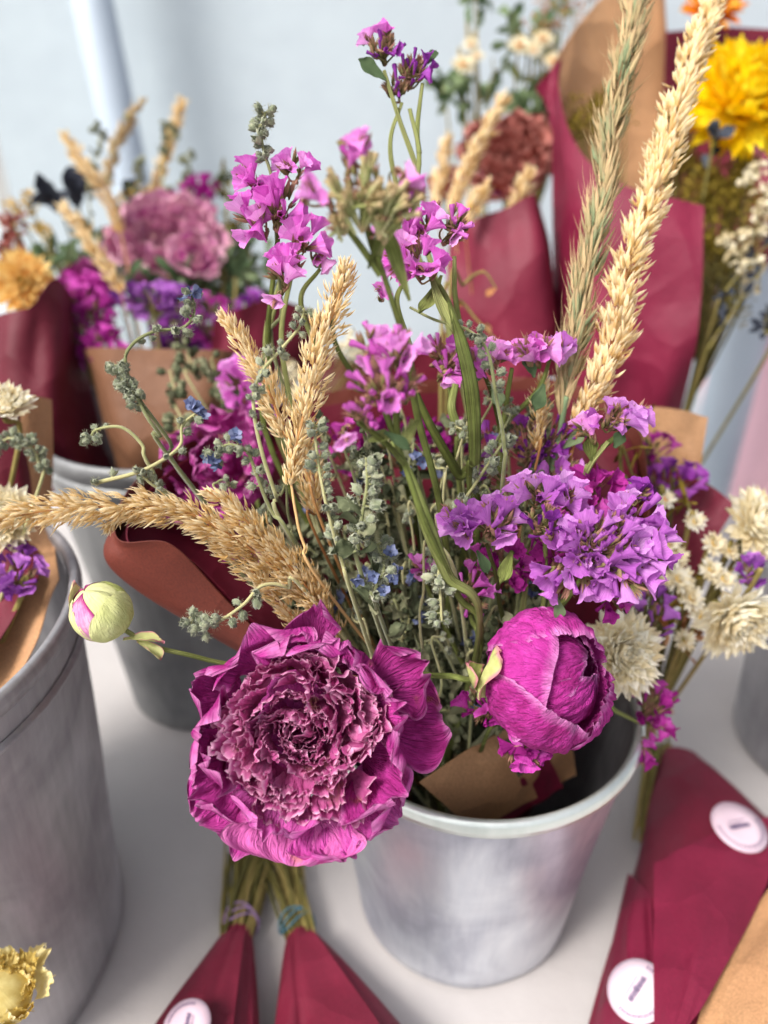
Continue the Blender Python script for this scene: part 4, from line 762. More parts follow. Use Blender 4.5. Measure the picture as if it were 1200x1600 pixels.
# ------------------------------------------------------------------ centre bouquet wrap
bb = lambda a, r=.05, z=.10: np.array([.052+r*math.cos(R(a)), .342+r*math.sin(R(a)), z])
rim = PP([(440, 1030, .375), (350, 935, .36), (268, 850, .352), (188, 838, .36), (205, 765, .40), (280, 700, .43), (390, 650, .46), (520, 612, .48), (700, 592, .49), (880, 596, .48), (990, 660, .46), (1010, 780, .43), (1000, 900, .42)])
mid = PP([(450, 1070, .385), (385, 1020, .38), (300, 970, .375), (210, 905, .385), (260, 850, .42), (330, 790, .45), (430, 740, .48), (540, 720, .49), (700, 710, .50), (860, 720, .49), (950, 780, .47), (975, 880, .445), (970, 980, .43)])
an = [215, 205, 195, 180, 165, 150, 130, 110, 90, 65, 35, 10, -15]
low = [bb(a, .062, .17) for a in an]; bot = [bb(a, .035, .05) for a in an]
t = Thing('paper_wrap', 'large open paper cone round the centre bouquet, kraft outside toned shaded sienna, wine inside', 'paper wrap', tuple(BC))
mb = sheet([rim, mid, low, bot], 160, 60, .0012, 3, .0006, fold=.0008); t.part('outer_sheet', mb, [M['sienna'], M['sienna']])
rim2 = [a*.86+b*.14 for a, b in zip(rim, mid)]
def inward(pts, k): return [p+nrm(np.array([.06, .33, p[2]])-p)*k for p in pts]
mb = sheet([inward(rim2, .004), inward(mid, .004), inward(low, .003), inward(bot, .002)], 110, 40, .0012, 3, .0006); t.part('inner_sheet', mb, [M['wineshade'], M['wineshade']])
# kraft flap standing in the bucket mouth at the front
t = Thing('paper_wrap', 'folded kraft paper corner inside the bucket mouth under the half closed peony', 'paper wrap', tuple(P(740, 1220, .42)), None)
mb = sheet([PP([(655, 1222, .395), (720, 1178, .40), (800, 1135, .42), (860, 1120, .44)]), PP([(700, 1262, .41), (760, 1225, .415), (830, 1185, .43), (890, 1165, .45)]), PP([(740, 1300, .44), (800, 1265, .44), (850, 1240, .45), (900, 1210, .46)])], 40, 20, .0006, 4); t.part('folded_sheet', mb, [M['kraft'], M['kraft']])
mb = sheet([PP([(740, 1232, .425), (800, 1200, .425), (850, 1170, .435)]), PP([(770, 1300, .45), (830, 1260, .45), (880, 1230, .45)])], 24, 14, .0006, 4); t.part('lining', mb, [M['winelit'], M['winelit']])

# ------------------------------------------------------------------ generic background flowers
def composite(t, c, ax, Rr, rows, n, pw, mat, cmat=None, el=(5, 70), seed=0, curl=.6, cr=.3, pl=1.0, name='petals'):
    """rows of petals from the outside in"""
    r_ = np.random.default_rng(seed); Fm = frame(ax, pos=c, x=RT); mb = MB()
    for k in range(rows):
        f = k/max(rows-1, 1); L = Rr*(1-.55*f)*pl; e = R(el[0]+(el[1]-el[0])*f)
        for i in range(n):
            az = 6.283*(i+.5*(k % 2))/n+r_.uniform(-.12, .12); g = petal(L*r_.uniform(.85, 1.08), pw*r_.uniform(.8, 1.15), a0=0, a1=curl*r_.uniform(.4, 1.3), cup=.5, ruf=.05, nu=6, nv=8, seed=seed+i+k*50, point=.8, base=.5)
            mb.grid(xf(xf(g, place(az, e+r_.uniform(-.12, .12), Rr*cr*(1-f)*.6, Rr*.18*f)), Fm))
    t.part(name, mb, M[mat])
    if cmat:
        mb = MB(); mb.ball(xf(np.array([0, 0, Rr*.1]), Fm), Rr*cr, 14, 8, sc=(1, 1, .6), M=Fm[:3, :3])
        for i in range(90):
            a = i*2.4; q = Rr*cr*math.sqrt(i/90); mb.husk(xf(np.array([q*math.cos(a), q*math.sin(a), Rr*.1]), Fm), ax+r_.normal(size=3)*.25, r_.normal(size=3), Rr*.2, Rr*.05, tone=r_.uniform())
        t.part('flower_centre', mb, M[cmat])
def flower(label, px, py, d, rpx, foot, rows, n, mat, cmat=None, tilt=(0, .3), name='strawflower', cat='strawflower', group=None, pw=None, stem='olive', **kw):
    c = P(px, py, d); Rr = rpx*d/F; ax = nrm(BK+RT*tilt[0]+UP*tilt[1]); t = Thing(name, label, cat, tuple(foot), group)
    mb = MB(); mb.tube(spline([c-ax*Rr*.3, c-ax*Rr*1.2+np.array([0, 0, -Rr]), foot], 20), .0014, 7); t.part('stem', mb, M[stem])
    composite(t, c, ax, Rr, rows, n, pw or Rr*.34, mat, cmat, **kw); return t
def ruffle_flower(label, px, py, d, rpx, foot, mat, seed, tilt=(0, .5), n=46, petals=9, name='peony', cat='peony', group=None):
    c = P(px, py, d); s = rpx*d/F/.045; ax = nrm(BK+RT*tilt[0]+UP*tilt[1]); Fm = frame(ax, x=RT, pos=c)
    P_ = [(i*360/petals+7*i % 13, 22+12*(i % 3), .024, -.008, .030, .040, dict(cup=.6, a1=.7, seed=seed*3+i, nu=16, nv=14)) for i in range(petals)]
    return big_peony(label, Fm, s, P_, n, (M[mat], M[mat]), [c-ax*.01, c-ax*.04*s+np.array([0, 0, -.02]), np.array(foot)], seed, group)
def tufts(t, pts, r, mat, seed, name='flower_cluster', n=26, hw=.5, up=.5):
    """bushy head of small scales around each point"""
    r_ = np.random.default_rng(seed); mb = MB()
    for c in pts:
        for i in range(n):
            d = nrm(r_.normal(size=3)+UP*up); mb.husk(c+d*r*r_.uniform(.2, .9), d+r_.normal(size=3)*.3, r_.normal(size=3), r*r_.uniform(.35, .7), r*hw*r_.uniform(.6, 1.2), tone=r_.uniform())
    t.part(name, mb, M[mat])
def sprig(label, pts_px, foot, r, mat, seed, name, cat, group=None, smat='olive', n=26, hw=.5, w=.0009, pname='flower_cluster', up=.5):
    t = Thing(name, label, cat, tuple(foot), group); cs = [P(*q) for q in pts_px]; m = np.mean(cs, 0); hub = m*.6+np.array(foot)*.4
    mb = MB(); mb.tube(spline([hub, foot], 8), w*1.3, 6)
    for c in cs: mb.tube(spline([c, (c+hub)/2+UP*.004*0+RT*.003, hub], 8), [w*.6, w], 5)
    t.part('stem', mb, M[smat]); tufts(t, cs, r, mat, seed, pname, n, hw, up); return t
def fillpts(px, py, d, rx, ry, n, seed, dd=.03):
    r_ = np.random.default_rng(seed); o = []
    for i in range(n):
        a = r_.uniform(0, 6.283); q = math.sqrt(r_.uniform()); o.append((px+rx*q*math.cos(a), py+ry*q*math.sin(a), d+r_.uniform(-dd, dd)))
    return o
def leafy(label, stems, foot, seed, mat='leafgreen', n=14, L=.03, Wd=.012, name='leafy_stem', cat='foliage', group=None, w=.0012, spread=1.0, lpart='leaf'):
    r_ = np.random.default_rng(seed); t = Thing(name, label, cat, tuple(foot), group); mb = MB(); lv = []
    for s in stems:
        q = spline(PP(s)+[foot], 30); mb.tube(q, [w*.5, w, w*1.3], 6)
        for i in range(n):
            j = int(r_.uniform(0, .5)*29); d = nrm(UP*.5+r_.normal(size=3)*spread); g = petal(L*r_.uniform(.6, 1.2), Wd*r_.uniform(.7, 1.2), cup=.4, a1=R(r_.uniform(-60, 60)), ruf=.08, nu=7, nv=9, seed=int(r_.integers(9999)), point=0 if mat == 'ink' else .7)
            nn = nrm(BK+r_.normal(size=3)*.7); x = nrm(np.cross(d, nn)); nn = np.cross(x, d); F2 = np.eye(4); F2[:3, 0] = x; F2[:3, 1] = d; F2[:3, 2] = nn; F2[:3, 3] = q[j]; lv.append(xf(g, F2))
    t.part('stem', mb, M['olive'])
    for g in lv:
        m_ = MB(); m_.grid(g); t.part(lpart, m_, M[mat])
    return t
def bgstatice(label, px, py, d, rx, ry, n, foot, colr, seed, sz=1.3, po=.9, up=(0, 1), name='statice_stem'):
    return statice(label, [[P(px, py+ry*.4, d), P(px, py+ry*1.2, d), np.array(foot)]], [(px, py, d, rx, ry, n, up, po, .6, sz, colr, .4)], group='statice in the bouquets behind', seed=seed, stemmat='olive')

# ---- bouquets in the back left bucket
FB = np.array([-.165, .55, .08])
t = Thing('paper_wrap', 'kraft edged wine paper wrap in the bucket behind the curling grey stalks', 'paper wrap', tuple(FB))
mb = sheet([PP([(128, 545, .60), (160, 543, .58), (240, 545, .57), (345, 548, .57), (400, 560, .60)]), PP([(170, 690, .61), (210, 700, .59), (260, 705, .59), (310, 700, .59), (345, 690, .62)]), PP([(195, 800, .66), (220, 810, .65), (260, 812, .65), (290, 805, .65), (310, 800, .67)])], 50, 26, .002, 5, .0008); t.part('kraft_sheet', mb, [M['kraftshade'], M['kraftshade']])
mb = sheet([PP([(335, 500, .62), (380, 480, .62), (440, 470, .64), (520, 500, .68)]), PP([(320, 640, .63), (360, 640, .64), (400, 640, .66), (440, 640, .70)]), PP([(300, 780, .66), (320, 790, .67), (340, 790, .68), (350, 780, .70)])], 40, 24, .002, 6, .0008); t.part('wine_sheet', mb, [M['wine'], M['wine']])
t = Thing('paper_wrap', 'deep wine red paper wrap at the left edge below the golden strawflower', 'paper wrap', tuple(P(60, 740, .62)))
mb = sheet([PP([(-60, 500, .60), (0, 492, .57), (50, 476, .56), (92, 436, .58), (130, 500, .64)]), PP([(-40, 640, .60), (10, 640, .57), (60, 640, .57), (110, 640, .59), (150, 650, .66)]), PP([(20, 760, .62), (60, 770, .60), (100, 775, .60), (150, 760, .62), (180, 740, .68)])], 50, 26, .003, 7, .0008, fold=.002); t.part('wine_sheet', mb, [M['wine'], M['wineshade']])
flower('golden strawflower with dark yellow centre above the left wine wrap', 38, 442, .62, 46, P(70, 720, .62), 5, 36, 'amber', 'mustard', tilt=(.1, -.05), el=(4, 50), curl=.5, cr=.42, seed=3, pw=.006)
ruffle_flower('large dusty pink peony in soft focus at the left behind', 262, 385, .72, 100, FB+np.array([0, .02, .1]), 'dustpink', 31, tilt=(.1, .4), n=60, petals=11)
ruffle_flower('small dusty pink peony bud touching the large dusty one', 305, 400, .68, 48, FB+np.array([.01, .02, .1]), 'dustpink', 32, tilt=(.3, .1), n=16, petals=7)
ruffle_flower('dark magenta peony half hidden left of the dusty pink peony', 140, 450, .70, 52, FB+np.array([-.02, .02, .1]), 'peony', 33, tilt=(-.2, .2), n=30, petals=8)
bgstatice('bright purple statice row in soft focus under the dusty pink peony', 240, 466, .62, 66, 20, 34, FB, 'purple', 61, 1.5)
bgstatice('magenta statice tower in soft focus above the left kraft edge', 140, 500, .62, 34, 70, 44, FB, 'magfl', 62, 1.35)
bgstatice('magenta statice tuft above the dusty pink peony', 315, 300, .74, 28, 22, 12, FB, 'magfl', 63, 1.4)
bgstatice('magenta statice tuft left above the dusty pink peony', 262, 318, .76, 30, 16, 10, FB, 'magfl', 64, 1.3)
bgstatice('lower magenta statice clump beside the left kraft edge', 165, 545, .60, 30, 34, 18, FB, 'magfl', 65, 1.3)
bgstatice('deep violet statice patch right of the purple row', 395, 490, .66, 26, 34, 14, FB, 'violet', 66, 1.3)
bgstatice('magenta statice patch behind the blurred grey stalks', 325, 500, .66, 34, 40, 18, FB, 'magfl', 67, 1.2)
def bgrass(label, pts, w, seed, foot, mat='straw', **kw): return grass(label, PP(pts), [np.array(foot)], w, seed, mat=mat, group='blurred grass heads in the bouquets behind', dens=.6, hl=.010, hw=.0026, **kw)
bgrass('blurred straw grass head leaning left from the back bouquet, the longest', [(100, 212, .66), (135, 262, .66), (165, 305, .67), (188, 360, .68)], .0040, 71, FB)
bgrass('blurred straw grass head in front of the dark magenta peony', [(95, 320, .60), (130, 360, .60), (155, 400, .60), (188, 455, .60)], .0038, 72, FB)
bgrass('blurred pale straw grass head upright above the dusty pink peony', [(285, 155, .76), (268, 210, .76), (250, 270, .76), (240, 310, .76)], .0036, 73, FB)
bgrass('blurred brown grass tip in front of the leaning pole', [(225, 160, .74), (200, 190, .74), (180, 230, .74), (165, 290, .74)], .0032, 74, FB, mat='wheat')
leafy('near black eucalyptus leaves beside the leaning straw head', [[(90, 330, .74), (110, 370, .74)], [(120, 315, .75), (130, 350, .75)]], FB, 5, 'ink', 4, .04, .026, 'eucalyptus_stem', 'eucalyptus', spread=.6)
leafy('near black eucalyptus leaf above the dusty pink peony', [[(200, 320, .78), (202, 345, .78)]], FB, 6, 'ink', 3, .04, .026, 'eucalyptus_stem', 'eucalyptus', spread=.5)
sprig('pale yellow yarrow sprays at the far left edge', [(20, 320, .76), (42, 310, .76), (30, 335, .76), (15, 350, .76), (60, 358, .78), (70, 365, .76), (50, 325, .77)], FB, .008, 'yarrow', 8, 'yarrow_sprig', 'yarrow')
sprig('pale yellow yarrow spray just above the dusty pink peony', [(200, 305, .80), (215, 300, .80), (232, 300, .80), (190, 312, .80), (245, 296, .80)], FB, .008, 'yarrow', 9, 'yarrow_sprig', 'yarrow')
sprig('dull red flower spike at the far left edge', [(20, 370, .68), (22, 350, .68), (18, 392, .68), (5, 400, .68)], FB, .012, 'wineshade' if False else 'dusty', 10, 'celosia_spike', 'celosia')
for i, (x, y, h) in enumerate(((150, 200, 160), (290, 240, 130), (350, 270, 160), (260, 190, 130), (215, 250, 120), (380, 420, 120), (430, 480, 90))):
    cyno('blurred thin grey sprig %s' % ('against the leaning pole', 'beside the pale upright straw head', 'between the dusty pink peony and pink spike', 'at the tip of the pale upright straw head', 'over the small yarrow spray', 'left of the green stalk pair', 'below the drooping pink floret')[i], PP([(x, y, .74), (x+6, y+30, .74), (x-4, y+h, .75)])+[FB], 12, 700+i, merge=True, size=1.7, group='blurred grey sprigs in the bouquets behind', t1=.7, leaf=3)
for i, (x, y, d) in enumerate(((290, 540, .50), (330, 560, .50), (265, 580, .48), (350, 600, .47), (310, 650, .46), (275, 650, .45))):
    cyno('blurred grey cup sprig %s' % ('over the right end of the kraft edge', 'where kraft meets wine paper', 'against the kraft sheet', 'left of the soft pink clump', 'behind the blue tipped bend', 'low over the dark gap')[i], PP([(x, y, d), (x+12, y+40, d), (x+40, y+110, d)])+[root()], 10, 720+i, merge=True, size=1.6, group='blurred grey cup sprigs behind the left stalks', t1=.5)
leafy('mossy green filler behind the magenta statice at the left', [fillpts(330, 410, .72, 30, 60, 2, 3), fillpts(350, 440, .70, 25, 40, 2, 5), fillpts(290, 500, .68, 60, 30, 2, 9), fillpts(200, 510, .66, 50, 30, 2, 6)], FB, 12, 'leafgreen', 9, .022, .006, 'filler_stem', 'foliage')
leafy('olive filler between the back bouquets at upper centre left', [fillpts(370, 380, .76, 20, 50, 2, 13), fillpts(340, 330, .76, 20, 40, 2, 15), fillpts(400, 500, .72, 40, 30, 2, 19)], FB, 13, 'mustard', 8, .02, .005, 'filler_stem', 'foliage')

for i, (x, y, d, rx, ry) in enumerate(((230, 430, .76, 130, 50), (300, 480, .70, 110, 40), (120, 470, .74, 70, 60), (380, 440, .78, 60, 60))):
    leafy('dark shaded greenery %s' % ('behind the large dusty pink peony', 'under the purple statice row', 'behind the dark magenta peony', 'between the back bouquet and the pink spike')[i], [fillpts(x, y, d, rx, ry, 2, 160+i*9+k) for k in range(9)], FB, 150+i, 'leafgreen', 12, .026, .009, 'filler_stem', 'foliage')
bgstatice('deep purple statice shadow clump under the large dusty pink peony', 300, 520, .68, 60, 30, 30, FB, 'violet', 171, 1.3)
bgstatice('magenta statice clump left of the kraft edge top', 110, 470, .66, 24, 40, 16, FB, 'magfl', 172, 1.3)
# ---- bouquet in the near left bucket
FL = np.array([-.27, .30, .12])
t = Thing('paper_wrap', 'kraft edged wine wrap standing in the tall left edge bucket', 'paper wrap', tuple(FL))
mb = sheet([PP([(-80, 640, .44), (-10, 618, .44), (50, 618, .45), (80, 625, .47)]), PP([(-80, 800, .44), (0, 800, .44), (50, 800, .45), (82, 800, .47)]), PP([(-120, 1200, .39), (-10, 1120, .39), (52, 1010, .40), (92, 905, .42)])], 40, 30, .001, 9, .0006); t.part('kraft_sheet', mb, [M['kraft'], M['kraft']])
mb = sheet([PP([(-80, 665, .437), (-10, 645, .436), (30, 640, .445), (62, 650, .46)]), PP([(-80, 800, .434), (0, 800, .434), (40, 810, .444), (64, 815, .46)]), PP([(-120, 1100, .385), (-40, 1060, .385), (10, 980, .395), (60, 905, .415)])], 40, 30, .001, 9, .0006); t.part('wine_sheet', mb, [M['wineshade'], M['wineshade']])
flower('cream strawflower at the left edge above the curled grey stalk', 5, 640, .40, 48, FL, 7, 30, 'cream', 'yarrow', tilt=(.3, 1.2), el=(5, 70), curl=.8, seed=21)
flower('cream strawflower at the left edge under the long straw head', 5, 812, .40, 56, FL, 7, 30, 'cream', 'orange', tilt=(.3, .3), el=(5, 60), curl=.6, seed=22)
cyno('curled hairy grey stalk over the left edge strawflowers', PP([(-10, 702, .38), (15, 685, .38), (45, 695, .38), (62, 730, .382), (55, 780, .39)])+[FL], 34, 730, t1=.7, size=.95)
bgstatice('purple statice clump low at the left edge over the bucket', 30, 892, .40, 34, 40, 20, FL, 'purple', 68, .95)

# ---- tall crimson wrap with the yellow chrysanthemum
FR = np.array([.26, .66, .05])
t = Thing('paper_wrap', 'tall wine paper cone toned crimson as if lit, lined with kraft behind the thick straw heads', 'paper wrap', tuple(FR))
mb = sheet([PP([(868, 95, .66), (880, 190, .62), (930, 262, .60), (1000, 300, .585), (1060, 310, .575), (1102, 320, .575)]), PP([(862, 330, .66), (890, 360, .62), (940, 420, .60), (1000, 430, .59), (1060, 430, .58), (1096, 440, .58)]), PP([(868, 600, .68), (890, 615, .65), (940, 625, .63), (990, 628, .63), (1040, 612, .61), (1082, 575, .60)]), PP([(885, 760, .72), (900, 770, .70), (940, 780, .69), (980, 780, .69), (1020, 770, .70), (1040, 760, .72)])], 90, 60, .0015, 11, .0008, fold=.0016); t.part('front_sheet', mb, [M['winelit'], M['winelit']])
mb = sheet([PP([(862, 105, .67), (900, 40, .70), (960, -20, .72), (1032, -60, .73), (1040, -60, .74)]), PP([(866, 250, .69), (900, 240, .72), (960, 230, .75), (1030, 220, .77), (1045, 220, .77)]), PP([(880, 500, .70), (920, 500, .73), (960, 500, .76), (1010, 500, .77), (1050, 500, .77)])], 40, 30, .002, 12, .0008); t.part('kraft_lining', mb, [M['kraft'], M['kraft']])
mb = sheet([PP([(1035, 52, .735), (1090, 44, .75), (1150, 42, .76), (1260, 50, .74)]), PP([(1040, 200, .76), (1090, 200, .78), (1150, 200, .79), (1260, 200, .76)]), PP([(1045, 420, .77), (1090, 430, .78), (1130, 430, .78), (1200, 420, .77)])], 40, 30, .002, 13, .0008); t.part('back_sheet', mb, [M['wine'], M['wine']])
mb = sheet([PP([(836, 138, .66), (850, 120, .66), (878, 92, .66)]), PP([(850, 160, .665), (858, 160, .665), (868, 170, .662)]), PP([(868, 200, .67), (868, 230, .67), (866, 260, .665)])], 20, 14, .001, 14); t.part('folded_corner', mb, [M['winelit'], M['winelit']])
flower('large bright yellow chrysanthemum at the right edge', 1160, 158, .62, 100, FR, 11, 26, 'gold', None, tilt=(-.1, .25), name='chrysanthemum', cat='chrysanthemum', el=(-30, 88), curl=1.0, seed=31, pw=.012)
flower('orange strawflower poking over the crimson wrap at the top right', 1110, 14, .72, 50, FR, 4, 28, 'orange', 'gold', tilt=(0, .3), el=(0, 60), seed=32)
sprig('mustard yellow mossy filler below the yellow chrysanthemum', fillpts(1135, 340, .65, 62, 95, 70, 41), FR, .012, 'mustard', 42, 'goldenrod_sprig', 'goldenrod', n=40, hw=.16)
sprig('mustard mossy filler inside the crimson wrap against the kraft lining', fillpts(935, 185, .66, 46, 50, 22, 43), FR, .010, 'mustard', 44, 'goldenrod_sprig', 'goldenrod', n=40, hw=.16)
sprig('brown and ochre moss tucked left of the yellow chrysanthemum', fillpts(1062, 230, .66, 34, 50, 26, 49), FR, .011, 'mustard', 50, 'goldenrod_sprig', 'goldenrod', n=36, hw=.16)
sprig('lower olive filler hanging out right of the crimson wrap', fillpts(1130, 460, .65, 34, 60, 26, 45), FR, .011, 'olive', 46, 'goldenrod_sprig', 'goldenrod', n=34, hw=.16)
sprig('string of pale round seed pods at the right edge', [(1185, 262, .58), (1170, 283, .58), (1195, 300, .58), (1188, 340, .58), (1165, 372, .58), (1192, 366, .58), (1150, 400, .59), (1188, 415, .58), (1162, 418, .58), (1170, 445, .59), (1195, 330, .57), (1135, 380, .60)], FR, .0075, 'pod', 47, 'seed_pod_spray', 'seed pods', n=14, hw=.9, pname='seed_pods')
leafy('dark drooping seed stalks at the right edge over the white pole', [[(1190, 420, .58), (1150, 480, .58), (1110, 540, .58), (1090, 590, .60)], [(1200, 480, .58), (1195, 520, .58), (1195, 560, .59)], [(1200, 380, .58), (1130, 460, .58), (1105, 530, .60)]], FR, 48, 'ink', 16, .012, .005, 'dark_seed_stalk', 'seed stalk', spread=.8)
leafy('dark filler leaves between the chrysanthemum and the pods', [fillpts(1100, 250, .63, 30, 30, 2, 51), fillpts(1160, 260, .63, 30, 30, 2, 52), fillpts(1110, 420, .64, 40, 60, 3, 53)], FR, 54, 'ink', 7, .018, .01, 'dark_leaf_sprig', 'foliage')
# ---- foliage and daisies at the top
FT = np.array([.13, .80, .05])
leafy('dusty green leafy branch hanging at the top centre right', [[(740, 0, .78), (745, 60, .78)], [(800, 20, .80), (790, 100, .80), (760, 200, .80)], [(880, -20, .80), (860, 50, .80), (820, 120, .80)], [(700, 150, .78), (730, 200, .80)], [(840, 170, .80), (800, 230, .80)]], FT, 61, 'leafgreen', 16, .026, .012, 'leafy_branch', 'foliage')
leafy('second dusty green branch behind the cream daisies', [[(690, 150, .84), (700, 190, .84)], [(770, 90, .84), (770, 150, .84), (740, 230, .84)], [(830, 60, .84), (840, 120, .84), (800, 230, .84)], [(850, 210, .82), (830, 240, .82)]], FT, 62, 'leafgreen', 14, .022, .010, 'leafy_branch', 'foliage')
for i, (x, y, r, lab) in enumerate(((812, 72, 20, 'cream daisy with yellow eye nearest the kraft cone top'), (848, 62, 18, 'upper right cream daisy of the leafy branch'), (835, 80, 14, 'small cream daisy tucked under two larger ones'), (735, 70, 14, 'small cream daisy high on the left of the branch'), (724, 102, 18, 'cream daisy at the left side of the leafy branch'), (865, 96, 16, 'cream daisy touching the crimson folded corner'), (745, 88, 12, 'smallest cream daisy between the two left ones'))):
    flower(lab, x, y, .78, r, FT, 3, 16, 'cream', 'orange', name='daisy', cat='daisy', group='cream daisies on the leafy branch', el=(0, 40), curl=.4, seed=70+i)
sprig('brown dry sprigs at the very top above the kraft cone', fillpts(880, 15, .80, 60, 40, 24, 81, .02), FT, .009, 'brownleaf', 82, 'dry_sprig', 'foliage', n=10, hw=.3)
# ---- middle back: dusty red flower and wine wrap
FM2 = np.array([.12, .62, .05])
t = Thing('paper_wrap', 'wine red paper sheet with slanting top edge left of the crimson cone', 'paper wrap', tuple(FM2))
mb = sheet([PP([(700, 385, .64), (740, 345, .62), (790, 325, .61), (835, 304, .61), (845, 320, .66)]), PP([(700, 470, .64), (750, 450, .62), (800, 440, .61), (855, 430, .61), (866, 440, .66)]), PP([(720, 600, .66), (770, 600, .64), (810, 600, .63), (860, 590, .64), (880, 590, .68)])], 50, 30, .001, 15, .0008, fold=.0012); t.part('wine_sheet', mb, [M['wine'], M['wine']])
t2 = t; mb = sheet([PP([(866, 330, .69), (872, 320, .70), (890, 340, .71)]), PP([(868, 450, .69), (876, 450, .70), (895, 450, .71)]), PP([(872, 560, .69), (882, 565, .70), (900, 560, .71)])], 12, 14, .001, 16); t.part('kraft_edge', mb, [M['kraft'], M['kraft']])
ruffle_flower('dusty red ruffled flower behind the slanting wine sheet', 795, 255, .70, 90, FM2, 'dusty', 34, tilt=(-.1, .3), n=80, petals=9, name='carnation', cat='carnation')
ruffle_flower('small dusty rose flower left of the dusty red one', 700, 290, .74, 36, FM2, 'dusty', 35, tilt=(-.2, .4), n=24, petals=7)
bgrass('blurred tan grass head in front of the dusty red flower', [(790, 150, .62), (760, 200, .62), (735, 250, .62), (705, 330, .62)], .0038, 75, FM2)
bgrass('short blurred tan grass head at the left foot of the dusty red flower', [(700, 215, .66), (690, 260, .66), (682, 330, .66)], .0042, 76, FM2)
bgrass('small blurred tan grass tip below the dusty red flower', [(762, 290, .60), (740, 320, .60), (725, 350, .60)], .0038, 77, FM2)
bgrass('wispy blurred tan grass tip right of the slender stem', [(830, 265, .62), (815, 300, .62), (800, 340, .62)], .0045, 78, FM2)
leafy('sparse filler stalks before the wine sheet', [[(775, 450, .50), (755, 425, .50), (725, 445, .50), (700, 500, .48)], [(780, 535, .50), (745, 500, .50), (715, 470, .50), (690, 520, .48)]], root(), 85, 'brownleaf', 2, .008, .005, 'dry_stalk', 'foliage', w=.0011)
t = Thing('paper_wrap', 'plum dark paper glimpsed behind the pink statice heads', 'paper wrap', tuple(P(560, 640, .75)))
mb = sheet([PP([(470, 520, .70), (540, 560, .68), (620, 560, .68), (720, 500, .70)]), PP([(480, 700, .70), (540, 700, .69), (620, 700, .69), (720, 700, .70)])], 30, 16, .002, 17); t.part('plum_sheet', mb, [M['wineshade'], M['wineshade']])
sprig('pale dried white blossoms glimpsed behind the straw heads', fillpts(420, 600, .60, 60, 40, 12, 91, .02)+fillpts(560, 550, .66, 40, 30, 10, 92, .02), FB, .009, 'pod', 93, 'white_blossom_spray', 'dried blossoms', n=16, hw=.5)

# ---- right bouquet of cream strawflowers
FC = np.array([.20, .42, .06])
t = Thing('paper_wrap', 'kraft and wine paper wrap behind the cream flowers at the right', 'paper wrap', tuple(FC))
mb = sheet([PP([(930, 650, .50), (1000, 636, .50), (1060, 640, .50), (1106, 652, .50)]), PP([(940, 720, .50), (1000, 720, .505), (1050, 725, .505), (1094, 735, .50)]), PP([(950, 880, .50), (1000, 900, .50), (1040, 900, .50), (1080, 860, .50)])], 40, 24, .0012, 18, .0006); t.part('kraft_sheet', mb, [M['kraft'], M['kraft']])
mb = sheet([PP([(880, 690, .43), (915, 705, .425), (950, 745, .42), (975, 785, .425)]), PP([(890, 760, .43), (920, 780, .425), (945, 800, .425), (965, 820, .43)]), PP([(900, 860, .44), (920, 880, .44), (940, 890, .44), (960, 880, .44)])], 20, 14, .0004, 19, .0005); t.part('wine_corner', mb, [M['wineshade'], M['wineshade']])
mb = sheet([PP([(1010, 715, .49), (1060, 735, .49), (1110, 760, .485), (1150, 790, .48)]), PP([(1010, 760, .49), (1060, 790, .49), (1090, 820, .485), (1120, 840, .48)]), PP([(1000, 900, .49), (1040, 920, .49), (1070, 920, .485), (1090, 900, .48)])], 30, 16, .001, 20, .0006); t.part('wine_sheet', mb, [M['wine'], M['wine']])
flower('large cream strawflower partly hidden behind the half closed peony', 965, 1020, .40, 68, FC, 8, 34, 'cream', 'pod', tilt=(.25, .1), el=(0, 65), curl=.5, cr=.3, seed=101, pw=.007)
flower('cream strawflower with long petals at the right edge, upper one', 1180, 825, .44, 62, FC, 8, 28, 'cream', 'cream', tilt=(.3, .5), el=(5, 80), curl=.5, seed=102, pw=.007)
flower('cream strawflower nodding below the upper right edge one', 1145, 960, .43, 66, FC, 8, 28, 'cream', 'cream', tilt=(.1, -.6), el=(10, 80), curl=.5, seed=103, pw=.007)
for i, (x, y, r, lab) in enumerate(((1045, 850, 20, 'left small cream everlasting with yellow eye'), (1115, 850, 20, 'small cream everlasting left of the upper edge strawflower'), (1060, 905, 24, 'small cream everlasting right of the lilac spray tip'), (1080, 935, 22, 'lowest small cream everlasting'), (1110, 890, 20, 'small cream everlasting above the nodding strawflower'), (985, 765, 16, 'yellow eyed everlasting behind the wine corner'), (1040, 780, 16, 'yellow eyed everlasting below the kraft flap'), (1060, 870, 18, 'half hidden cream everlasting in the small cream group'), (1085, 815, 18, 'cream everlasting under the wine sheet edge'), (1130, 905, 20, 'cream everlasting touching the nodding strawflower'), (1030, 905, 18, 'cream everlasting tucked beneath the lilac spray'), (1095, 965, 20, 'cream everlasting left of the nodding strawflower'), (1070, 1000, 18, 'lone cream everlasting above the small magenta sprig'), (1140, 860, 16, 'tiny cream everlasting beside the dark violet tuft'))):
    flower(lab, x, y, .44, r, FC, 3, 14, 'cream', 'orange' if i in (5, 6) else 'yarrow', name='everlasting', cat='everlasting', group='small cream everlastings at the right', el=(0, 50), curl=.5, seed=110+i)
bgstatice('violet statice patch under the kraft flap at the right', 1050, 750, .47, 50, 30, 22, FC, 'violet', 69, .95)
bgstatice('dark violet statice tuft right of the small cream flowers', 1172, 890, .42, 18, 24, 12, FC, 'purple', 70, .85, .3)
bgstatice('dark violet statice patch beneath the lilac spray', 1010, 960, .42, 40, 50, 20, FC, 'purple', 71, .9, .3)
bgstatice('magenta statice dust above the kraft flap', 1010, 700, .48, 46, 26, 16, FC, 'magfl', 72, .8, .4)
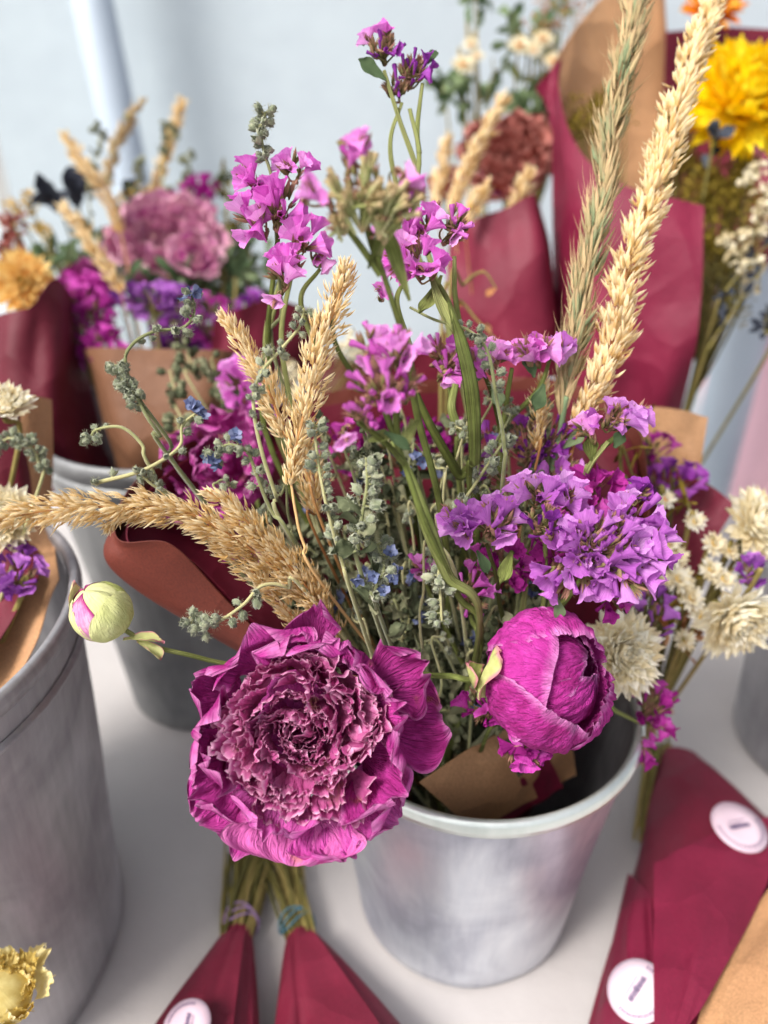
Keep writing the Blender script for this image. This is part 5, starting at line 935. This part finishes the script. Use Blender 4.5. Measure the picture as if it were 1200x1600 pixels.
leafy('mossy stems filling the right bouquet', [fillpts(1040, 720, .47, 60, 40, 2, 121), fillpts(1060, 800, .46, 50, 40, 2, 122), fillpts(1060, 930, .45, 50, 60, 2, 123), fillpts(1040, 1010, .44, 40, 60, 2, 124), fillpts(1110, 930, .45, 40, 50, 2, 125), fillpts(960, 740, .46, 30, 60, 2, 126), fillpts(1140, 880, .45, 30, 60, 2, 127)], FC, 128, 'mustard', 8, .018, .003, 'filler_stem', 'foliage')
leafy('brown papery leaves at the base of the right bouquet', [fillpts(1060, 1000, .45, 40, 30, 2, 131), fillpts(1020, 940, .46, 40, 60, 2, 132)], FC, 133, 'brownleaf', 8, .018, .007, 'dry_leaf_stem', 'foliage')

# ------------------------------------------------------------------ wrapped bouquets lying on the table
def lying(label, A, B, wa, wb, ha, hb, mats, seed, creases=3, group=None, twist=0, flare=0.4):
    """flattened paper cone lying on the table from narrow end A to wide end B"""
    A, B = np.array(A), np.array(B); t = Thing('wrapped_bouquet', label, 'wrapped bouquet', ((A[0]+B[0])/2, (A[1]+B[1])/2, 0), group)
    d = nrm(B-A); s = nrm(np.cross(d, [0, 0, 1])); n, m = 72, 40; th = np.linspace(0, 2*math.pi, n, endpoint=False); v = np.linspace(0, 1, m)
    w = wa+(wb-wa)*v**.9; h = ha+(hb-ha)*v; r_ = np.random.default_rng(seed)
    fl = np.zeros(n)
    for k in range(creases): a = r_.uniform(.2, 3.0); fl += .10*np.exp(-((np.angle(np.exp(1j*(th-a))))/.10)**2)
    cx = np.cos(th); sx = np.sign(np.sin(th))*np.abs(np.sin(th))**.8
    g = A[None, None]+(B-A)[None, None]*v[:, None, None]+s*(w[:, None]*cx*.5)[..., None]+np.array([0, 0, 1.])*((h[:, None]*.5)*(1+sx*(1-fl)+.05*wob(cx[None]*1.0, v[:, None]*1.5+sx[None], seed, .9))+.002)[..., None]
    return t, g, d, s
# pair in front
def cone(label, ap, l, r, seed, mats, cord, stems_at):
    A = (PZ(*ap, .02)); Lp, Rp = PZ(*l, .02), PZ(*r, .02); B = (Lp+Rp)/2; B = A+(B-A)*1.5; wb = np.linalg.norm(Lp-Rp)*1.45
    A0 = A.copy(); A0[2] = 0; B0 = B.copy(); B0[2] = 0
    t, g, d, s = lying(label, A0, B0, .016, wb, .016, .05, mats, seed, group='wine wrapped bouquets lying on the table')
    mb = MB(); mb.grid(g, wrap=True, tone=.5); w = t.part('paper', mb, mats[0])
    # overlapping seam flap
    k0, k1 = 12, 26; f = g[:, k0:k1].copy(); f[..., 2] += .0022+.003*np.linspace(0, 1, k1-k0)[None]**2; f = f[4:]
    for j in range(f.shape[1]): f[:, j] += s*0
    mb = MB(); mb.grid(f, tone=.5); mb.grid(f-np.array([0, 0, .0008]), tone=.5); t.part('seam_flap', mb, mats[0])
    mb = MB(); r_ = np.random.default_rng(seed)
    T = P(*stems_at) if len(stems_at) == 3 else PZ(*stems_at, .012)
    for i in range(46):
        o = s*r_.uniform(-.009, .009)+np.array([0, 0, r_.uniform(0, .012)]); o2 = s*r_.uniform(-.018, .018)+np.array([0, 0, r_.uniform(0, .018)])
        a = A0+d*.02+o+np.array([0, 0, .004]); b = np.array([T[0], T[1], .004])+o2+d*r_.uniform(-.014, .004); mb.tube(spline([a, (a+b)/2+o*.3, b], 8), r_.uniform(.0006, .0014), 6, tone=r_.uniform(), cap=True)
    t.part('stem_bundle', mb, M['olive'])
    mb = MB(); th = np.linspace(0, 2*math.pi, 30)
    for k in range(3):
        c = A0-d*(.004+.003*k)+np.array([0, 0, .011]); mb.tube(c+np.cos(th)[:, None]*s*.0118+np.sin(th)[:, None]*np.array([0, 0, .0098])+d*(.003*np.sin(th*2+k))[:, None], .0006, 6)
    t.part('tie', mb, cord)
    return t, g, d, s
t1, g1, d1, s1 = cone('wine wrapped bouquet with lavender tie and sticker lying at bottom left', (372, 1440), (262, 1600), (400, 1600), 5, [M['wine']], M['lavcord'], (392, 1330))
t2, g2, d2, s2 = cone('wine wrapped bouquet with teal band lying next to the bucket foot', (466, 1445), (432, 1600), (590, 1600), 8, [M['wine']], M['tealcord'], (440, 1330))
def sticker(t, c, n, xdir, r, script=True, seed=1):
    """round sticker with a ring of small illegible lettering and a script line"""
    n = nrm(n); x = nrm(xdir-np.dot(xdir, n)*n); y = np.cross(n, x); th = np.linspace(0, 2*math.pi, 48, endpoint=False)
    mb = MB(); rr = np.array([.001*r, .5*r, r, r]); zz = np.array([.0006, .0006, .0006, -.0004])
    g = c+rr[:, None, None]*(np.cos(th)[None, :, None]*x+np.sin(th)[None, :, None]*y)+zz[:, None, None]*n; mb.grid(g, wrap=True, tone=.5)
    so = t.part('sticker', mb, M['sticker'])
    mb = MB(); r_ = np.random.default_rng(seed)
    def stroke(p, q, w=.02): 
        a = c+(x*p[0]+y*p[1])*r+n*.0010; b = c+(x*q[0]+y*q[1])*r+n*.0010; e = nrm(np.cross(b-a, n))*w*r; mb.grid(np.array([[a-e, a+e], [b-e, b+e]]), tone=.5)
    for k in range(30):
        a = R(170+k*6.8); ca, sa = math.cos(a), math.sin(a); stroke((.74*ca, .74*sa), (.87*ca, .87*sa), .022)
        if k % 2: stroke((.80*ca, .80*sa), (.80*math.cos(a+.06), .80*math.sin(a+.06)), .014)
    px = -.42
    while px < .42:
        w = r_.uniform(.05, .09); stroke((px, -.09), (px+w*.5, .09+r_.uniform(0, .07)), .02); stroke((px+w*.5, .10), (px+w, -.09), .018); px += w
    stroke((-.35, .22), (.38, .24), .014); pass
    for k in range(40):
        a, b = k/40*2*math.pi, (k+1)/40*2*math.pi; stroke((.95*math.cos(a), .95*math.sin(a)), (.95*math.cos(b), .95*math.sin(b)), .008)
    t.part('print', mb, M['ink_print'], parent=so)
c = PZ(292, 1602, .055); sticker(t1, c, np.array([-.15, -.1, 1]), d1, .013, seed=3)

# big bouquet lying at the right
def right_bouquet():
    t = Thing('wrapped_bouquet', 'large wine and kraft wrapped bouquet with two round stickers lying at bottom right', 'wrapped bouquet', tuple(PZ(1100, 1450, 0)), 'wine wrapped bouquets lying on the table')
    # top face sheet, raised and softly curved; rows run from narrow end to wide end
    def Q(l): return [PZ(*q) for q in l]
    rows = [Q([(1028, 1185, .03), (1035, 1172, .045), (1052, 1166, .05), (1080, 1170, .045), (1098, 1185, .02)]),
            Q([(1010, 1290, .012), (1022, 1275, .045), (1080, 1250, .06), (1150, 1240, .05), (1200, 1285, .01)]),
            Q([(985, 1370, .010), (1018, 1370, .045), (1090, 1360, .068), (1180, 1330, .06), (1270, 1340, .01)]),
            Q([(950, 1500, .008), (1020, 1480, .045), (1110, 1470, .07), (1230, 1420, .06), (1350, 1400, .01)]),
            Q([(905, 1660, .008), (1010, 1640, .05), (1100, 1640, .075), (1240, 1600, .07), (1400, 1520, .01)])]
    mb = sheet(rows, 90, 70, .0010, 33, .0008, fold=.0014); t.part('wine_sheet', mb, [M['wine'], M['wine']])
    # left overlapping panel, with a diagonal edge
    rows = [Q([(984, 1366, .022), (1000, 1380, .038), (1018, 1400, .045)]), Q([(962, 1450, .02), (990, 1440, .045), (1021, 1470, .052)]), Q([(940, 1550, .02), (985, 1540, .05), (1022, 1550, .056)]), Q([(915, 1650, .02), (970, 1650, .052), (1022, 1660, .058)])]
    mb = sheet(rows, 30, 30, .0006, 34, .0008); t.part('lower_panel', mb, [M['winelit'], M['winelit']])
    rows = [Q([(1022, 1350, .068), (1060, 1330, .075), (1140, 1290, .078), (1235, 1270, .07)]), Q([(1022, 1500, .074), (1070, 1470, .084), (1120, 1440, .086), (1190, 1400, .08)]), Q([(1022, 1650, .078), (1045, 1640, .088), (1070, 1610, .09), (1100, 1570, .088)])]
    mb = sheet(rows, 60, 60, .0008, 35, .0008, fold=.0009); t.part('upper_panel', mb, [M['winelit'], M['winelit']])
    rows = [Q([(1215, 1370, .078), (1260, 1340, .078), (1330, 1300, .06)]), Q([(1130, 1490, .078), (1230, 1450, .088), (1330, 1420, .08)]), Q([(1095, 1580, .076), (1180, 1560, .09), (1300, 1540, .088)]), Q([(1075, 1680, .075), (1160, 1680, .09), (1300, 1680, .09)])]
    mb = sheet(rows, 60, 60, .001, 36, .0008, fold=.0008); t.part('kraft_sheet', mb, [M['kraft'], M['kraft']])
    mb = MB(); r_ = np.random.default_rng(9)
    for i in range(34):
        u = r_.uniform(); z = r_.uniform(.006, .05); a = PZ(1010+40*u, 1180+r_.uniform(-30, 10), z); b = PZ(990+34*u, 1300+r_.uniform(-8, 18), max(.004, z*.6)); c = PZ(1030+30*u, 1330, .02)
        mb.tube(spline([a, b], 8), r_.uniform(.0007, .0015), 6, tone=r_.uniform(), cap=True)
    t.part('stem_bundle', mb, M['olive'])
    c = PZ(1155, 1292, .082); nn = np.array([.12, -.10, 1]); sticker(t, c, nn, np.array([1, .25, 0.]), .0175, seed=5)
    c = PZ(996, 1548, .061); sticker(t, c, np.array([-.5, -.05, 1]), np.array([.8, .6, 0.]), .0165, seed=6)
right_bouquet()

# golden strawflower head in the bottom left corner
c = P(-2, 1562, .36); t = Thing('strawflower', 'crinkled pale gold flower head cut off at the bottom left corner', 'strawflower', (c[0], c[1], 0))
mb = MB(); mb.tube(spline([c-[0, 0, .012], c+[-.02, -.02, -.06], [c[0]-.05, c[1]-.04, .002]], 12), .0015, 7); t.part('stem', mb, M['olive'])
mb = MB(); ruffled(mb, frame(nrm(BK*.6+UP*.7+RT*.2), x=RT, pos=c), 60, .001, .0165, .011, .014, .011, 141); t.part('petals', mb, M['paleg'])
mb = MB(); mb.ball(c, .015, 18, 12, sc=(1, 1, .7)); t.part('flower_base', mb, M['paleg'])
